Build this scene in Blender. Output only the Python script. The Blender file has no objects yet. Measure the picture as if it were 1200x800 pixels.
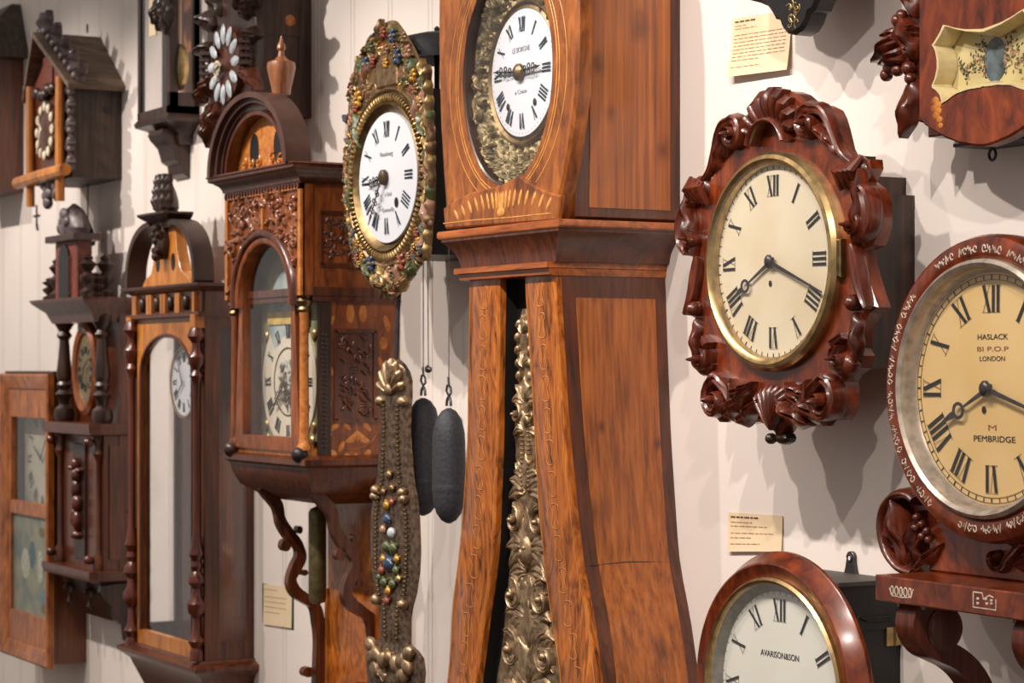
import bpy, bmesh, math, random
from mathutils import Vector, Matrix, noise
PI = math.pi
# ---------------------------------------------------------------- camera
TH = math.radians(60.5); CS, CC = math.sin(TH), math.cos(TH)
F = 2650.0; D = 2.2; YH = 430.0; ZC = 1.6
sc = bpy.context.scene
cam = bpy.data.cameras.new('camera'); camo = bpy.data.objects.new('camera', cam)
sc.collection.objects.link(camo)
camo.location = (0, -D, ZC)
camo.rotation_euler = (PI/2, 0, TH)
cam.sensor_width = 36; cam.lens = 36*F/1200.0
cam.shift_y = (YH-400)/1200.0
cam.clip_start = .05
cam.dof.use_dof = True; cam.dof.focus_distance = 3.5; cam.dof.aperture_fstop = 10
sc.camera = camo
# ---------------------------------------------------------------- light
w = bpy.data.worlds.new('world'); sc.world = w; w.use_nodes = True
w.node_tree.nodes['Background'].inputs[0].default_value = (1, .91, .84, 1)
w.node_tree.nodes['Background'].inputs[1].default_value = .36
def spot(name, u, d, v, tu, tv, e, size=62, rad=.022, col=(1, .905, .825)):
    l = bpy.data.lights.new(name, 'SPOT'); l.energy = e; l.color = col
    l.spot_size = math.radians(size); l.spot_blend = .6; l.shadow_soft_size = rad
    o = bpy.data.objects.new(name, l); sc.collection.objects.link(o)
    o.location = (u, -d, v)
    dr = Vector((tu, 0, tv)) - o.location
    o.rotation_euler = dr.to_track_quat('-Z', 'Y').to_euler()
SPOTS = [(-.9, -2.3, 1.6, 60), (-1.9, -2.7, 1.5, 68), (-2.7, -2.9, 1.5, 62), (-3.35, -3.6, 1.5, 80), (-4.3, -3.9, 1.6, 72),
         (-4.9, -4.9, 1.5, 76), (-5.8, -5.6, 1.5, 84), (-6.6, -6.5, 1.5, 80), (-7.9, -7.2, 1.5, 70)]
for u, tu, tv, e in SPOTS:
    spot('track_spot', u, 1.55, 3.15, tu, tv, e*1.30)
sc.view_settings.view_transform = 'Standard'; sc.view_settings.look = 'None'
sc.view_settings.exposure = 0.0; sc.view_settings.gamma = 1.0
sc.view_settings.use_curve_mapping = False
# ---------------------------------------------------------------- helpers
def P(px, py, d=0.0):
    t = (px-600)/F; r = CC+t*CS; Z = (D-d)/r
    return (Z*(-CS+t*CC), ZC+Z*(YH-py)/F)
def PU(px, d=0.0): return P(px, 430, d)[0]
def PV(px, py, d=0.0): return P(px, py, d)[1]
def DS(px, u):
    t = (px-600)/F; return D-u/((-CS+t*CC)/(CC+t*CS))
def PS(px, py, u):            # point on a plane perpendicular to the wall at u -> (d, v)
    d = DS(px, u); return d, PV(px, py, d)
def srgb(r, g, b):
    f = lambda c: (c/255/12.92) if c/255 <= .04045 else ((c/255+.055)/1.055)**2.4
    return (f(r), f(g), f(b), 1)
MATS = {}
def base_mat(name):
    m = bpy.data.materials.new(name); m.use_nodes = True; MATS[name] = m
    nt = m.node_tree; return m, nt, nt.nodes['Principled BSDF']
def ramp(nt, stops):
    r = nt.nodes.new('ShaderNodeValToRGB'); e = r.color_ramp.elements
    while len(e) < len(stops): e.new(.5)
    for i, (p, c) in enumerate(stops): e[i].position = p; e[i].color = c
    return r
def wood(name, dark, mid, light, scale=(26, 26, 1.6), rough=.34, coat=.35, figure=0.0, bump=.12, knots=False, nscale=3.0, blotch=.75):
    m, nt, b = base_mat(name); L = nt.links.new
    tc = nt.nodes.new('ShaderNodeTexCoord'); mp = nt.nodes.new('ShaderNodeMapping'); mp.inputs['Scale'].default_value = scale
    L(tc.outputs['Object'], mp.inputs[0])
    n = nt.nodes.new('ShaderNodeTexNoise'); n.inputs['Scale'].default_value = nscale; n.inputs['Detail'].default_value = 8; n.inputs['Roughness'].default_value = .62
    n.inputs['Distortion'].default_value = .6+figure
    L(mp.outputs[0], n.inputs['Vector'])
    r = ramp(nt, [(.30, srgb(*dark)), (.5, srgb(*mid)), (.72, srgb(*light))]); L(n.outputs['Fac'], r.inputs[0])
    out = r.outputs[0]
    n2 = nt.nodes.new('ShaderNodeTexNoise'); n2.inputs['Scale'].default_value = 5; n2.inputs['Detail'].default_value = 3
    L(tc.outputs['Object'], n2.inputs['Vector'])
    r2 = ramp(nt, [(.3, (.55, .5, .45, 1)), (.65, (1, 1, 1, 1))]); L(n2.outputs['Fac'], r2.inputs[0])
    mx = nt.nodes.new('ShaderNodeMix'); mx.data_type = 'RGBA'; mx.blend_type = 'MULTIPLY'; mx.inputs[0].default_value = blotch
    L(out, mx.inputs[6]); L(r2.outputs[0], mx.inputs[7]); out = mx.outputs[2]
    for kx, ky, kz, kr in (knots or []):
        nn = nt.nodes.new('ShaderNodeTexNoise'); nn.inputs['Scale'].default_value = 22; L(tc.outputs['Object'], nn.inputs['Vector'])
        sb = nt.nodes.new('ShaderNodeVectorMath'); sb.operation = 'SUBTRACT'; sb.inputs[1].default_value = (kx, ky, kz); L(tc.outputs['Object'], sb.inputs[0])
        ml = nt.nodes.new('ShaderNodeVectorMath'); ml.operation = 'MULTIPLY'; ml.inputs[1].default_value = (0, 1/kr, .75/kr); L(sb.outputs[0], ml.inputs[0])
        ln = nt.nodes.new('ShaderNodeVectorMath'); ln.operation = 'LENGTH'; L(ml.outputs[0], ln.inputs[0])
        ad = nt.nodes.new('ShaderNodeMath'); ad.operation = 'MULTIPLY_ADD'; ad.inputs[1].default_value = 1.6; L(nn.outputs['Fac'], ad.inputs[0]); L(ln.outputs['Value'], ad.inputs[2])
        rk = ramp(nt, [(.48, (.30, .22, .16, 1)), (1.0, (1, 1, 1, 1))]); dv = nt.nodes.new('ShaderNodeMath'); dv.operation = 'MULTIPLY'; dv.inputs[1].default_value = .5; L(ad.outputs[0], dv.inputs[0]); L(dv.outputs[0], rk.inputs[0])
        mk_ = nt.nodes.new('ShaderNodeMix'); mk_.data_type = 'RGBA'; mk_.blend_type = 'MULTIPLY'; mk_.inputs[0].default_value = .8
        L(out, mk_.inputs[6]); L(rk.outputs[0], mk_.inputs[7]); out = mk_.outputs[2]
    L(out, b.inputs['Base Color'])
    b.inputs['Roughness'].default_value = rough; b.inputs['Coat Weight'].default_value = coat; b.inputs['Coat Roughness'].default_value = .18
    bp = nt.nodes.new('ShaderNodeBump'); bp.inputs['Strength'].default_value = bump; bp.inputs['Distance'].default_value = .002
    L(n.outputs['Fac'], bp.inputs['Height']); L(bp.outputs[0], b.inputs['Normal'])
    return m
def plain(name, col, rough=.5, metal=0.0, coat=0.0, bump=0.0, bs=60, var=0.0, col2=None, spec=None):
    m, nt, b = base_mat(name); L = nt.links.new
    b.inputs['Base Color'].default_value = srgb(*col); b.inputs['Roughness'].default_value = rough
    b.inputs['Metallic'].default_value = metal; b.inputs['Coat Weight'].default_value = coat
    if spec is not None: b.inputs['Specular IOR Level'].default_value = spec
    tc = nt.nodes.new('ShaderNodeTexCoord'); n = nt.nodes.new('ShaderNodeTexNoise'); n.inputs['Scale'].default_value = bs
    n.inputs['Detail'].default_value = 6; L(tc.outputs['Object'], n.inputs['Vector'])
    c2 = col2 or tuple(c*.82 for c in col)
    r = ramp(nt, [(.35, srgb(*c2)), (.6, srgb(*col))]); L(n.outputs['Fac'], r.inputs[0]); L(r.outputs[0], b.inputs['Base Color'])
    if bump:
        bp = nt.nodes.new('ShaderNodeBump'); bp.inputs['Strength'].default_value = bump; bp.inputs['Distance'].default_value = .003
        L(n.outputs['Fac'], bp.inputs['Height']); L(bp.outputs[0], b.inputs['Normal'])
    return m
def glass_mat(name, tint=(1, 1, 1, 1), f=.09, rough=.03):
    m, nt, b = base_mat(name); L = nt.links.new
    nt.nodes.remove(b); out = nt.nodes['Material Output']
    t = nt.nodes.new('ShaderNodeBsdfTransparent'); t.inputs[0].default_value = tint
    g = nt.nodes.new('ShaderNodeBsdfGlossy'); g.inputs['Roughness'].default_value = rough
    fr = nt.nodes.new('ShaderNodeFresnel'); ge = nt.nodes.new('ShaderNodeNewGeometry')
    io = nt.nodes.new('ShaderNodeMix'); io.inputs[2].default_value = 1.45; io.inputs[3].default_value = 1/1.45
    L(ge.outputs['Backfacing'], io.inputs[0]); L(io.outputs[0], fr.inputs[0])
    mx = nt.nodes.new('ShaderNodeMixShader'); L(fr.outputs[0], mx.inputs[0]); L(t.outputs[0], mx.inputs[1]); L(g.outputs[0], mx.inputs[2])
    L(mx.outputs[0], out.inputs[0]); return m
W_MAH = wood('red_mahogany', (50, 18, 6), (116, 46, 17), (154, 72, 28), rough=.28, coat=.6, figure=.5, scale=(9, 9, 4))
W_MAHC = wood('carved_mahogany', (46, 16, 9), (94, 37, 19), (132, 60, 33), rough=.32, coat=.42)
KN = []
for kx, ky, kr, ku in ((748, 32, .022, -3.292), (700, 78, .018, -3.292), (686, 88, .012, -3.292), (716, 132, .014, -3.292), (776, 176, .022, -3.292), (700, 345, .014, -3.33), (770, 520, .010, -3.32), (695, 600, .018, -3.30), (775, 762, .022, -3.25), (705, 500, .008, -3.32)):
    kd, kv = PS(kx, ky, ku); KN.append((0, -kd, kv, kr))
W_WAL = wood('comtoise_walnut', (108, 54, 18), (160, 86, 30), (188, 110, 46), rough=.33, coat=.35, scale=(34, 34, .8), knots=KN, figure=-.45, blotch=.4)
W_WALD = wood('dark_walnut', (50, 22, 10), (86, 40, 18), (110, 54, 26))
W_BURR = wood('figured_walnut', (30, 12, 4), (172, 92, 26), (208, 128, 48), scale=(18, 18, 4), figure=3.2, rough=.3, coat=.45, nscale=1.5)
W_FRNT = wood('walnut_front', (84, 40, 12), (146, 80, 28), (184, 110, 46), scale=(14, 14, 5), rough=.33, coat=.4)
W_HORI = wood('walnut_horizontal', (104, 48, 16), (160, 84, 32), (194, 110, 48), scale=(3, 26, 30), rough=.33, coat=.4)
W_DK = wood('blackened_oak', (24, 14, 9), (52, 31, 21), (82, 51, 36), rough=.4, coat=.2)
W_DKR = wood('dark_red_walnut', (42, 18, 8), (90, 42, 20), (126, 64, 32), rough=.32, coat=.35)
W_GREY = wood('greyed_cuckoo_wood', (40, 30, 24), (66, 52, 42), (92, 74, 60), rough=.6, coat=0)
W_OR = wood('orange_maple', (150, 84, 26), (196, 120, 44), (222, 150, 68), scale=(10, 10, 3), rough=.35, coat=.3)
W_DUT = wood('marquetry_ground', (80, 36, 12), (138, 70, 26), (172, 96, 40), scale=(14, 14, 4), rough=.33, coat=.3)
W_DUTO = wood('marquetry_light', (160, 86, 30), (204, 124, 50), (226, 152, 74), scale=(20, 20, 20), rough=.35)
W_MAP = wood('trunk_marquetry', (112, 48, 12), (184, 100, 30), (220, 138, 50), scale=(18, 18, 7), figure=2.5, rough=.3, coat=.4, nscale=1.4)
W_OG = wood('ogee_veneer', (106, 50, 16), (176, 98, 38), (208, 128, 60), scale=(16, 16, 5), rough=.35, coat=.3)
W_LINE = plain('boxwood_line', (216, 152, 78), .4)
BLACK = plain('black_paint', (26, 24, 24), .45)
IRON = plain('black_iron', (34, 33, 36), .5, metal=.4, bump=.3, bs=80)
LEAD = plain('cast_iron_weight', (62, 62, 68), .62, metal=.25, bump=.35, bs=160)
BRASS = plain('brass', (196, 166, 116), .3, metal=.9)
BRASSD = plain('aged_brass', (138, 116, 82), .42, metal=1.0, bump=.15, bs=50, col2=(104, 84, 58))
EMB = plain('embossed_brass', (160, 142, 104), .5, metal=.7, bump=.5, bs=110, col2=(104, 90, 62))
EMB2 = plain('embossed_bronze', (156, 128, 94), .42, metal=.75, bump=.35, bs=60, col2=(112, 88, 62))
PEW = plain('pewter_brass', (176, 150, 118), .42, metal=.75, bump=.3, bs=70, col2=(124, 102, 78))
SILV = plain('silvered_bezel', (196, 182, 166), .36, metal=.55)
ENAM = plain('white_enamel', (226, 228, 234), .2, coat=.5, col2=(220, 222, 230), bs=4)
CREAM = plain('cream_painted_dial', (218, 206, 180), .4, col2=(210, 194, 162), bs=9)
YELL = plain('yellowed_dial', (232, 198, 138), .4, col2=(226, 188, 122), bs=8)
DIALG = plain('ivory_white_dial', (232, 230, 218), .35, col2=(226, 224, 210), bs=6)
INK = plain('black_ink', (26, 22, 24), .5)
INKB = plain('blue_black_ink', (24, 42, 58), .5)
INKF = plain('faded_ink', (150, 96, 56), .6)
INKG = plain('grey_script_ink', (150, 150, 160), .6)
STEEL = plain('dark_steel', (84, 78, 80), .35, metal=.7)
GOLD = plain('gilt', (186, 158, 108), .4, metal=.75, bump=.3, col2=(146, 120, 78))
PEARL = plain('mother_of_pearl', (232, 214, 196), .3, coat=.4)
PAPER = plain('aged_paper', (228, 206, 172), .8, col2=(222, 198, 160), bs=14)
PGREEN = plain('green_card', (24, 66, 52), .7)
GLASS = glass_mat('clear_glass')
BEIGE = plain('cream_gesso', (216, 198, 150), .35, coat=.4, col2=(204, 184, 134))
REDD = plain('enamel_red', (146, 72, 50), .35, coat=.4)
BLUE = plain('enamel_blue', (56, 72, 100), .3, coat=.5)
GREEN = plain('enamel_green', (84, 92, 54), .35, coat=.4)
PINK = plain('enamel_pink', (168, 122, 98), .35, coat=.4)
ORNG = plain('enamel_ochre', (206, 152, 60), .35, coat=.4, metal=.4)
IVORY = plain('ivory_numeral', (232, 218, 190), .45)
BLWH = plain('pale_blue_enamel', (200, 208, 214), .4)
PINKM = plain('faded_red_paint', (120, 58, 46), .5, bump=.2)
# ---------------------------------------------------------------- mesh builder in wall coordinates (u along wall, v up, d out of wall)
class MB:
    def __init__(s): s.v = []; s.f = []; s.m = []; s.mi = 0
    def add(s, vs, fs):
        o = len(s.v); s.v += vs
        for f in fs: s.f.append([i+o for i in f]); s.m.append(s.mi)
    def mat(s, i): s.mi = i; return s
    def loft(s, rings, cap=True, close=True):
        n = len(rings[0]); vs = [p for r in rings for p in r]; fs = []
        for i in range(len(rings)-1):
            for j in range(n if close else n-1):
                k = (j+1) % n; fs.append([i*n+j, i*n+k, (i+1)*n+k, (i+1)*n+j])
        if cap:
            fs.append(list(range(n))[::-1]); fs.append([(len(rings)-1)*n+j for j in range(n)])
        s.add(vs, fs); return s
    def box(s, u0, u1, v0, v1, d0, d1, c=0.0):
        r = lambda e, d: [(u0+e, v0+e, d), (u1-e, v0+e, d), (u1-e, v1-e, d), (u0+e, v1-e, d)]
        if c: s.loft([r(0, d0), r(0, d1-c), r(c, d1)])
        else: s.loft([r(0, d0), r(0, d1)])
        return s
    def prism(s, poly, d0, d1, c=0.0):
        if area(poly) < 0: poly = poly[::-1]
        R = [[(u, v, d0) for u, v in poly]]
        if c:
            R.append([(u, v, d1-c) for u, v in poly]); ins = offset(poly, -c); R.append([(u, v, d1) for u, v in ins])
        else: R.append([(u, v, d1) for u, v in poly])
        s.loft(R); return s
    def sprism(s, poly_dv, u0, u1):       # outline in the (d, v) plane, extruded along the wall
        s.loft([[(u0, v, d) for d, v in poly_dv], [(u1, v, d) for d, v in poly_dv]]); return s
    def sweep(s, path, prof, closed=True, cap=False):    # profile (offset outwards, d) round a closed path
        ps = path if area(path) > 0 else path[::-1]
        rings = []
        for o, d in prof: rings.append([(u, v, d) for u, v in offset(ps, o)])
        n = len(ps); k = len(prof); vs = [p for r in rings for p in r]; fs = []
        for i in range(k if closed else k-1):
            a = (i+1) % k
            for j in range(n):
                q = (j+1) % n; fs.append([i*n+j, i*n+q, a*n+q, a*n+j])
        if cap: fs.append([(k-1)*n+j for j in range(n)])
        s.add(vs, fs); return s
    def ring(s, u, v, prof, n=64, ax=1.0, ay=1.0):       # (radius, d) lathe around an axis out of the wall
        vs = []; k = len(prof); fs = []
        for r, d in prof:
            for j in range(n):
                a = 2*PI*j/n; vs.append((u+r*ax*math.sin(a), v+r*ay*math.cos(a), d))
        for i in range(k-1):
            for j in range(n):
                q = (j+1) % n; fs.append([i*n+j, (i+1)*n+j, (i+1)*n+q, i*n+q])
        if prof[0][0] > 1e-6 and prof[-1][0] > 1e-6 and abs(prof[0][0]-prof[-1][0])+abs(prof[0][1]-prof[-1][1]) > 1e-6 and getattr(s, 'capr', False):
            pass
        s.add(vs, fs); return s
    def disc(s, u, v, r, d0, d1, n=64, ay=1.0, dome=0.0):
        c = lambda rr, d: [(u+rr*math.sin(2*PI*j/n), v+rr*ay*math.cos(2*PI*j/n), d) for j in range(n)]
        R = [c(r, d0), c(r, d1)]
        if dome: R += [c(r*k, d1+dome*(1-k*k)) for k in (.8, .6, .4, .2)]
        s.loft(R); return s
    def lathe(s, u, d, prof, n=14):                      # (radius, v) turned round a vertical axis
        s.loft([[(u+r*math.cos(2*PI*j/n), v, d+r*math.sin(2*PI*j/n)) for j in range(n)] for r, v in prof]); return s
    def ell(s, u, v, d, a, b, c, rot=0.0, n=10, k=7):
        R = []; ca, sa = math.cos(rot), math.sin(rot)
        for i in range(k+1):
            ph = -PI/2+PI*(.02+.96*i/k); rr = math.cos(ph); r = []
            for j in range(n):
                t = 2*PI*j/n; x = a*rr*math.cos(t); y = b*rr*math.sin(t); r.append((u+x*ca-y*sa, v+x*sa+y*ca, d+c*math.sin(ph)))
            R.append(r)
        s.loft(R); return s
    def tube(s, pts, rad, n=8, fl=1.0):                  # pts (u,v,d); fl flattens the section
        if not hasattr(rad, '__len__'): rad = [rad]*len(pts)
        V = [Vector(p) for p in pts]; R = []; prev = None
        for i, p in enumerate(V):
            t = (V[min(i+1, len(V)-1)]-V[max(i-1, 0)])
            t = t.normalized() if t.length > 1e-9 else Vector((0, 1, 0))
            up = Vector((0, 0, 1)) if abs(t.z) < .9 else Vector((1, 0, 0))
            if prev is not None and prev.cross(t).length > .05: up = prev
            a = t.cross(up).normalized(); b = a.cross(t).normalized(); prev = b
            R.append([tuple(p+a*(rad[i]*math.cos(2*PI*j/n))+b*(rad[i]*fl*math.sin(2*PI*j/n))) for j in range(n)])
        s.loft(R); return s
    def rib(s, pts, wid, d0, h, n=6, groove=0.0):        # carved half round moulding lying on a board; pts (u,v)
        m = len(pts)
        if not hasattr(wid, '__len__'): wid = [wid]*m
        if not hasattr(h, '__len__'): h = [h]*m
        R = []
        for i in range(m):
            a = Vector(pts[max(i-1, 0)]); b = Vector(pts[min(i+1, m-1)]); t = (b-a)
            t = t.normalized() if t.length > 1e-9 else Vector((1, 0)); nn = Vector((-t.y, t.x)); r = []
            for j in range(n+1):
                x = -1+2*j/n; hh = math.sqrt(max(0, 1-x*x))*h[i]
                if groove: hh *= 1-groove*math.exp(-(x/.3)**2)
                r.append((pts[i][0]+nn.x*x*wid[i], pts[i][1]+nn.y*x*wid[i], d0+hh))
            r.append((pts[i][0]+nn.x*wid[i]*.9, pts[i][1]+nn.y*wid[i]*.9, d0-.004)); r.append((pts[i][0]-nn.x*wid[i]*.9, pts[i][1]-nn.y*wid[i]*.9, d0-.004))
            R.append(r)
        s.loft(R); return s
    def scroll(s, u, v, r, turns, a0, d0, w, h, hand=1, tail=None):
        pts = []; n = int(16*turns)+2
        for i in range(n):
            t = i/(n-1); a = a0+hand*2*PI*turns*t; rr = r*(1-t)**.9+r*.12
            pts.append((u+rr*math.cos(a), v+rr*math.sin(a)))
        ws = [w*(1-.5*i/(n-1)) for i in range(n)]; hs = [h*(1+.35*i/(n-1)) for i in range(n)]
        if tail:
            k = len(tail); pts = tail+pts; ws = [w*(.35+.65*(i+1)/k) for i in range(k)]+ws; hs = [h*(.4+.6*(i+1)/k) for i in range(k)]+hs
        s.rib(pts, ws, d0, hs, groove=.35); s.ell(u, v, d0+h*.8, r*.26, r*.26, h*.9); return s
    def leaf(s, u, v, ang, L, W, d0, h, lobes=4, curl=0.0, ns=14, nt=8):
        R = []; x, y = u, v
        for i in range(ns+1):
            q = i/ns; a = ang+curl*q
            if i: x += math.cos(a)*L/ns; y += math.sin(a)*L/ns
            wd = W*(math.sin(PI*min(1, q**.75*.97+.03))**.75)*(1+.22*math.sin(q*lobes*2*PI-1.2))+.0004
            nx, ny = -math.sin(a), math.cos(a); r = []
            for j in range(nt+1):
                t = -1+2*j/nt; e = 1-abs(t)**2.2
                hh = h*(math.sin(PI*(q*.92+.06))**.5)*e*(1-.45*math.exp(-(t/.18)**2))*(1+.2*math.sin(q*lobes*2*PI+abs(t)*3))+h*.35*q*e
                r.append((x+nx*t*wd, y+ny*t*wd, d0+hh))
            r.append((x+nx*wd*.9, y+ny*wd*.9, d0-.004)); r.append((x-nx*wd*.9, y-ny*wd*.9, d0-.004))
            R.append(r)
        s.loft(R); return s
    def stack(s, u0, u1, df, prof, db=0.0):              # rectangular courses: (overhang, v) front and both ends
        s.loft([[(u0-o, v, db), (u1+o, v, db), (u1+o, v, df+o), (u0-o, v, df+o)] for o, v in prof]); return s
def area(p):
    return sum(p[i][0]*p[(i+1) % len(p)][1]-p[(i+1) % len(p)][0]*p[i][1] for i in range(len(p)))/2
def offset(ps, o):       # ps counter clockwise; positive o grows
    if abs(o) < 1e-9: return list(ps)
    n = len(ps); out = []
    for i in range(n):
        a = Vector(ps[i-1]); b = Vector(ps[i]); c = Vector(ps[(i+1) % n])
        t1 = (b-a); t2 = (c-b)
        t1 = t1.normalized() if t1.length > 1e-9 else t2.normalized(); t2 = t2.normalized() if t2.length > 1e-9 else t1
        n1 = Vector((t1.y, -t1.x)); n2 = Vector((t2.y, -t2.x)); m = n1+n2
        m = m.normalized() if m.length > 1e-6 else n1
        k = min(1.6, 1/max(.4, m.dot(n1))); q = b+m*o*k; out.append((q.x, q.y))
    return out
def arc(u, v, r, a0, a1, n, ay=1.0):
    return [(u+r*math.cos(a0+(a1-a0)*i/n), v+r*ay*math.sin(a0+(a1-a0)*i/n)) for i in range(n+1)]
def smooth(pts, n=4, closed=False):      # Catmull-Rom
    m = len(pts); out = []
    for i in range(m if closed else m-1):
        p = [Vector(pts[(i+k) % m] if closed else pts[max(0, min(m-1, i+k))]) for k in (-1, 0, 1, 2)]
        for j in range(n):
            t = j/n; q = .5*((2*p[1])+(p[2]-p[0])*t+(2*p[0]-5*p[1]+4*p[2]-p[3])*t*t+(3*p[1]-p[0]-3*p[2]+p[3])*t**3); out.append(tuple(q))
    if not closed: out.append(tuple(pts[-1]))
    return out
def join(*parts):        # several builders into one mesh, the i-th with material slot i
    m = MB()
    for i, p in enumerate(parts):
        m.mat(i); m.add(p.v, p.f)
    return m
def sidell(mb, u, d, v, a, b, c, rot=0.0):      # flat lozenge on a face perpendicular to the wall: a along d, b along v
    k = MB(); k.ell(0, 0, 0, a, b, c, rot, 10, 5); mb.add([(u+z, v+y, d-x) for x, y, z in k.v], k.f)
def sideribbon(mb, pts, u0, u1, w):              # pts in (d, v)
    L_, R_ = [], []
    for i in range(len(pts)):
        a = Vector(pts[max(i-1, 0)]); b = Vector(pts[min(i+1, len(pts)-1)]); t = (b-a).normalized(); n = Vector((-t.y, t.x)); ww = w[i] if hasattr(w, '__len__') else w
        L_.append((pts[i][0]+n.x*ww/2, pts[i][1]+n.y*ww/2)); R_.append((pts[i][0]-n.x*ww/2, pts[i][1]-n.y*ww/2))
    rings = [[(u0, L_[i][1], L_[i][0]), (u1, L_[i][1], L_[i][0]), (u1, R_[i][1], R_[i][0]), (u0, R_[i][1], R_[i][0])] for i in range(len(pts))]
    mb.loft(rings)
def ip(tab, v):          # linear interpolation in a table of (v, x), any order
    t = sorted(tab)
    if v <= t[0][0]: return t[0][1]
    for (a, x), (b, y) in zip(t, t[1:]):
        if v <= b: return x+(y-x)*(v-a)/(b-a)
    return t[-1][1]
class Thing:
    def __init__(s, name, label, cat, u, v, d=0.0, group=None):
        s.o = bpy.data.objects.new(name, None); sc.collection.objects.link(s.o); s.o.empty_display_size = .05
        s.org = (u, v, d); s.o.location = (u, -d, v); s.o['label'] = label; s.o['category'] = cat
        if group: s.o['group'] = group
    def each(s, name, mb, mats, parent=None, label=None):
        for k in islands(mb): s.part(name, k, mats, parent, label)
    def part(s, name, mb, mats, parent=None, label=None, ang=35):
        o = mk(name, mb, mats, s.org); o.parent = parent or s.o
        if label: o['label'] = label
        return o
def islands(mb):
    par = list(range(len(mb.v)))
    def find(x):
        while par[x] != x: par[x] = par[par[x]]; x = par[x]
        return x
    for f in mb.f:
        for i in f[1:]: par[find(i)] = find(f[0])
    groups = {}
    for f, m in zip(mb.f, mb.m): groups.setdefault(find(f[0]), []).append((f, m))
    out = []
    for g in groups.values():
        k = MB(); idx = {}
        for f, m in g:
            nf = []
            for i in f:
                if i not in idx: idx[i] = len(k.v); k.v.append(mb.v[i])
                nf.append(idx[i])
            k.f.append(nf); k.m.append(m)
        out.append(k)
    return out
def mk(name, mb, mats, org, ang=35):
    me = bpy.data.meshes.new(name); ou, ov, od = org
    me.from_pydata([(u-ou, -(d-od), v-ov) for u, v, d in mb.v], [], mb.f)
    if not isinstance(mats, (list, tuple)): mats = [mats]
    for m in mats: me.materials.append(m)
    me.polygons.foreach_set('material_index', [min(i, len(mats)-1) for i in mb.m])
    bm = bmesh.new(); bm.from_mesh(me); bmesh.ops.recalc_face_normals(bm, faces=bm.faces); bm.to_mesh(me); bm.free()
    me.polygons.foreach_set('use_smooth', [True]*len(me.polygons)); me.set_sharp_from_angle(angle=math.radians(ang)); me.update()
    o = bpy.data.objects.new(name, me); sc.collection.objects.link(o); return o
def single(name, mb, mats, label, cat, u, v, d=0.0, group=None):
    o = mk(name, mb, mats, (u, v, d)); o.location = (u, -d, v); o['label'] = label; o['category'] = cat
    if group: o['group'] = group
    return o
def struct(name, mb, mats):
    o = mk(name, mb, mats, (0, 0, 0)); o['kind'] = 'structure'; return o
def text(th, s, u, v, d, size, mat, wid=None, name='lettering', spacing=1.0, parent=None, flat_rot=0.0):
    c = bpy.data.curves.new('text', 'FONT'); c.body = s; c.size = size; c.align_x = 'CENTER'; c.align_y = 'CENTER'; c.extrude = .0002
    c.space_character = spacing
    t = bpy.data.objects.new('text', c); sc.collection.objects.link(t)
    bpy.context.view_layer.update()
    me = bpy.data.meshes.new_from_object(t.evaluated_get(bpy.context.evaluated_depsgraph_get()))
    bpy.data.objects.remove(t); bpy.data.curves.remove(c)
    xs = [p.co.x for p in me.vertices]; k = 1.0
    if wid and xs: k = wid/(max(xs)-min(xs))
    ou, ov, od = th.org
    for p in me.vertices:
        x, y, z = p.co; x *= k
        x, y = x*math.cos(flat_rot)-y*math.sin(flat_rot), x*math.sin(flat_rot)+y*math.cos(flat_rot)
        p.co = (u+x-ou, -(d+z-od), v+y-ov)
    me.materials.clear(); me.materials.append(mat)
    o = bpy.data.objects.new(name, me); sc.collection.objects.link(o); o.parent = parent or th.o; return o
def quadline(mb, x0, y0, x1, y1, w, d, w1=None):
    w1 = w if w1 is None else w1; t = Vector((x1-x0, y1-y0)).normalized(); n = Vector((-t.y, t.x))
    p = [(x0-n.x*w/2, y0-n.y*w/2), (x1-n.x*w1/2, y1-n.y*w1/2), (x1+n.x*w1/2, y1+n.y*w1/2), (x0+n.x*w/2, y0+n.y*w/2)]
    mb.loft([[(a, b, d-.0003) for a, b in p], [(a, b, d+.0003) for a, b in p]])
ROM = ['XII', 'I', 'II', 'III', 'IIII', 'V', 'VI', 'VII', 'VIII', 'IX', 'X', 'XI']
def numerals(cu, cv, d, r0, r1, sw, thin=.09, adv=.062, serif=.7):
    """roman numerals, feet towards the centre; sw stroke width"""
    mb = MB(); R = r1
    for h, s in enumerate(ROM):
        a = 2*PI*h/12; wd = {'I': adv*R*1.12, 'V': adv*R*1.9, 'X': adv*R*2.1}
        tot = sum(wd[c] for c in s); x = -tot/2
        def pt(x, y): return (cu+y*math.sin(a)+x*math.cos(a), cv+y*math.cos(a)-x*math.sin(a))
        def ln(xa, ya, xb, yb, w):
            p, q = pt(xa, ya), pt(xb, yb); quadline(mb, p[0], p[1], q[0], q[1], w, d)
        for c in s:
            m = x+wd[c]/2; k = wd[c]*.34
            if c == 'I': ln(m, r0, m, r1, sw)
            if c == 'V': ln(m-k, r1, m, r0, sw); ln(m+k, r1, m, r0, sw*thin)
            if c == 'X': ln(m-k, r1, m+k, r0, sw); ln(m+k, r1, m-k, r0, sw*thin)
            x += wd[c]
        
        if serif: ln(-tot/2, r1, tot/2, r1, sw*thin*serif); ln(-tot/2, r0, tot/2, r0, sw*thin*serif)
    return mb
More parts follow.
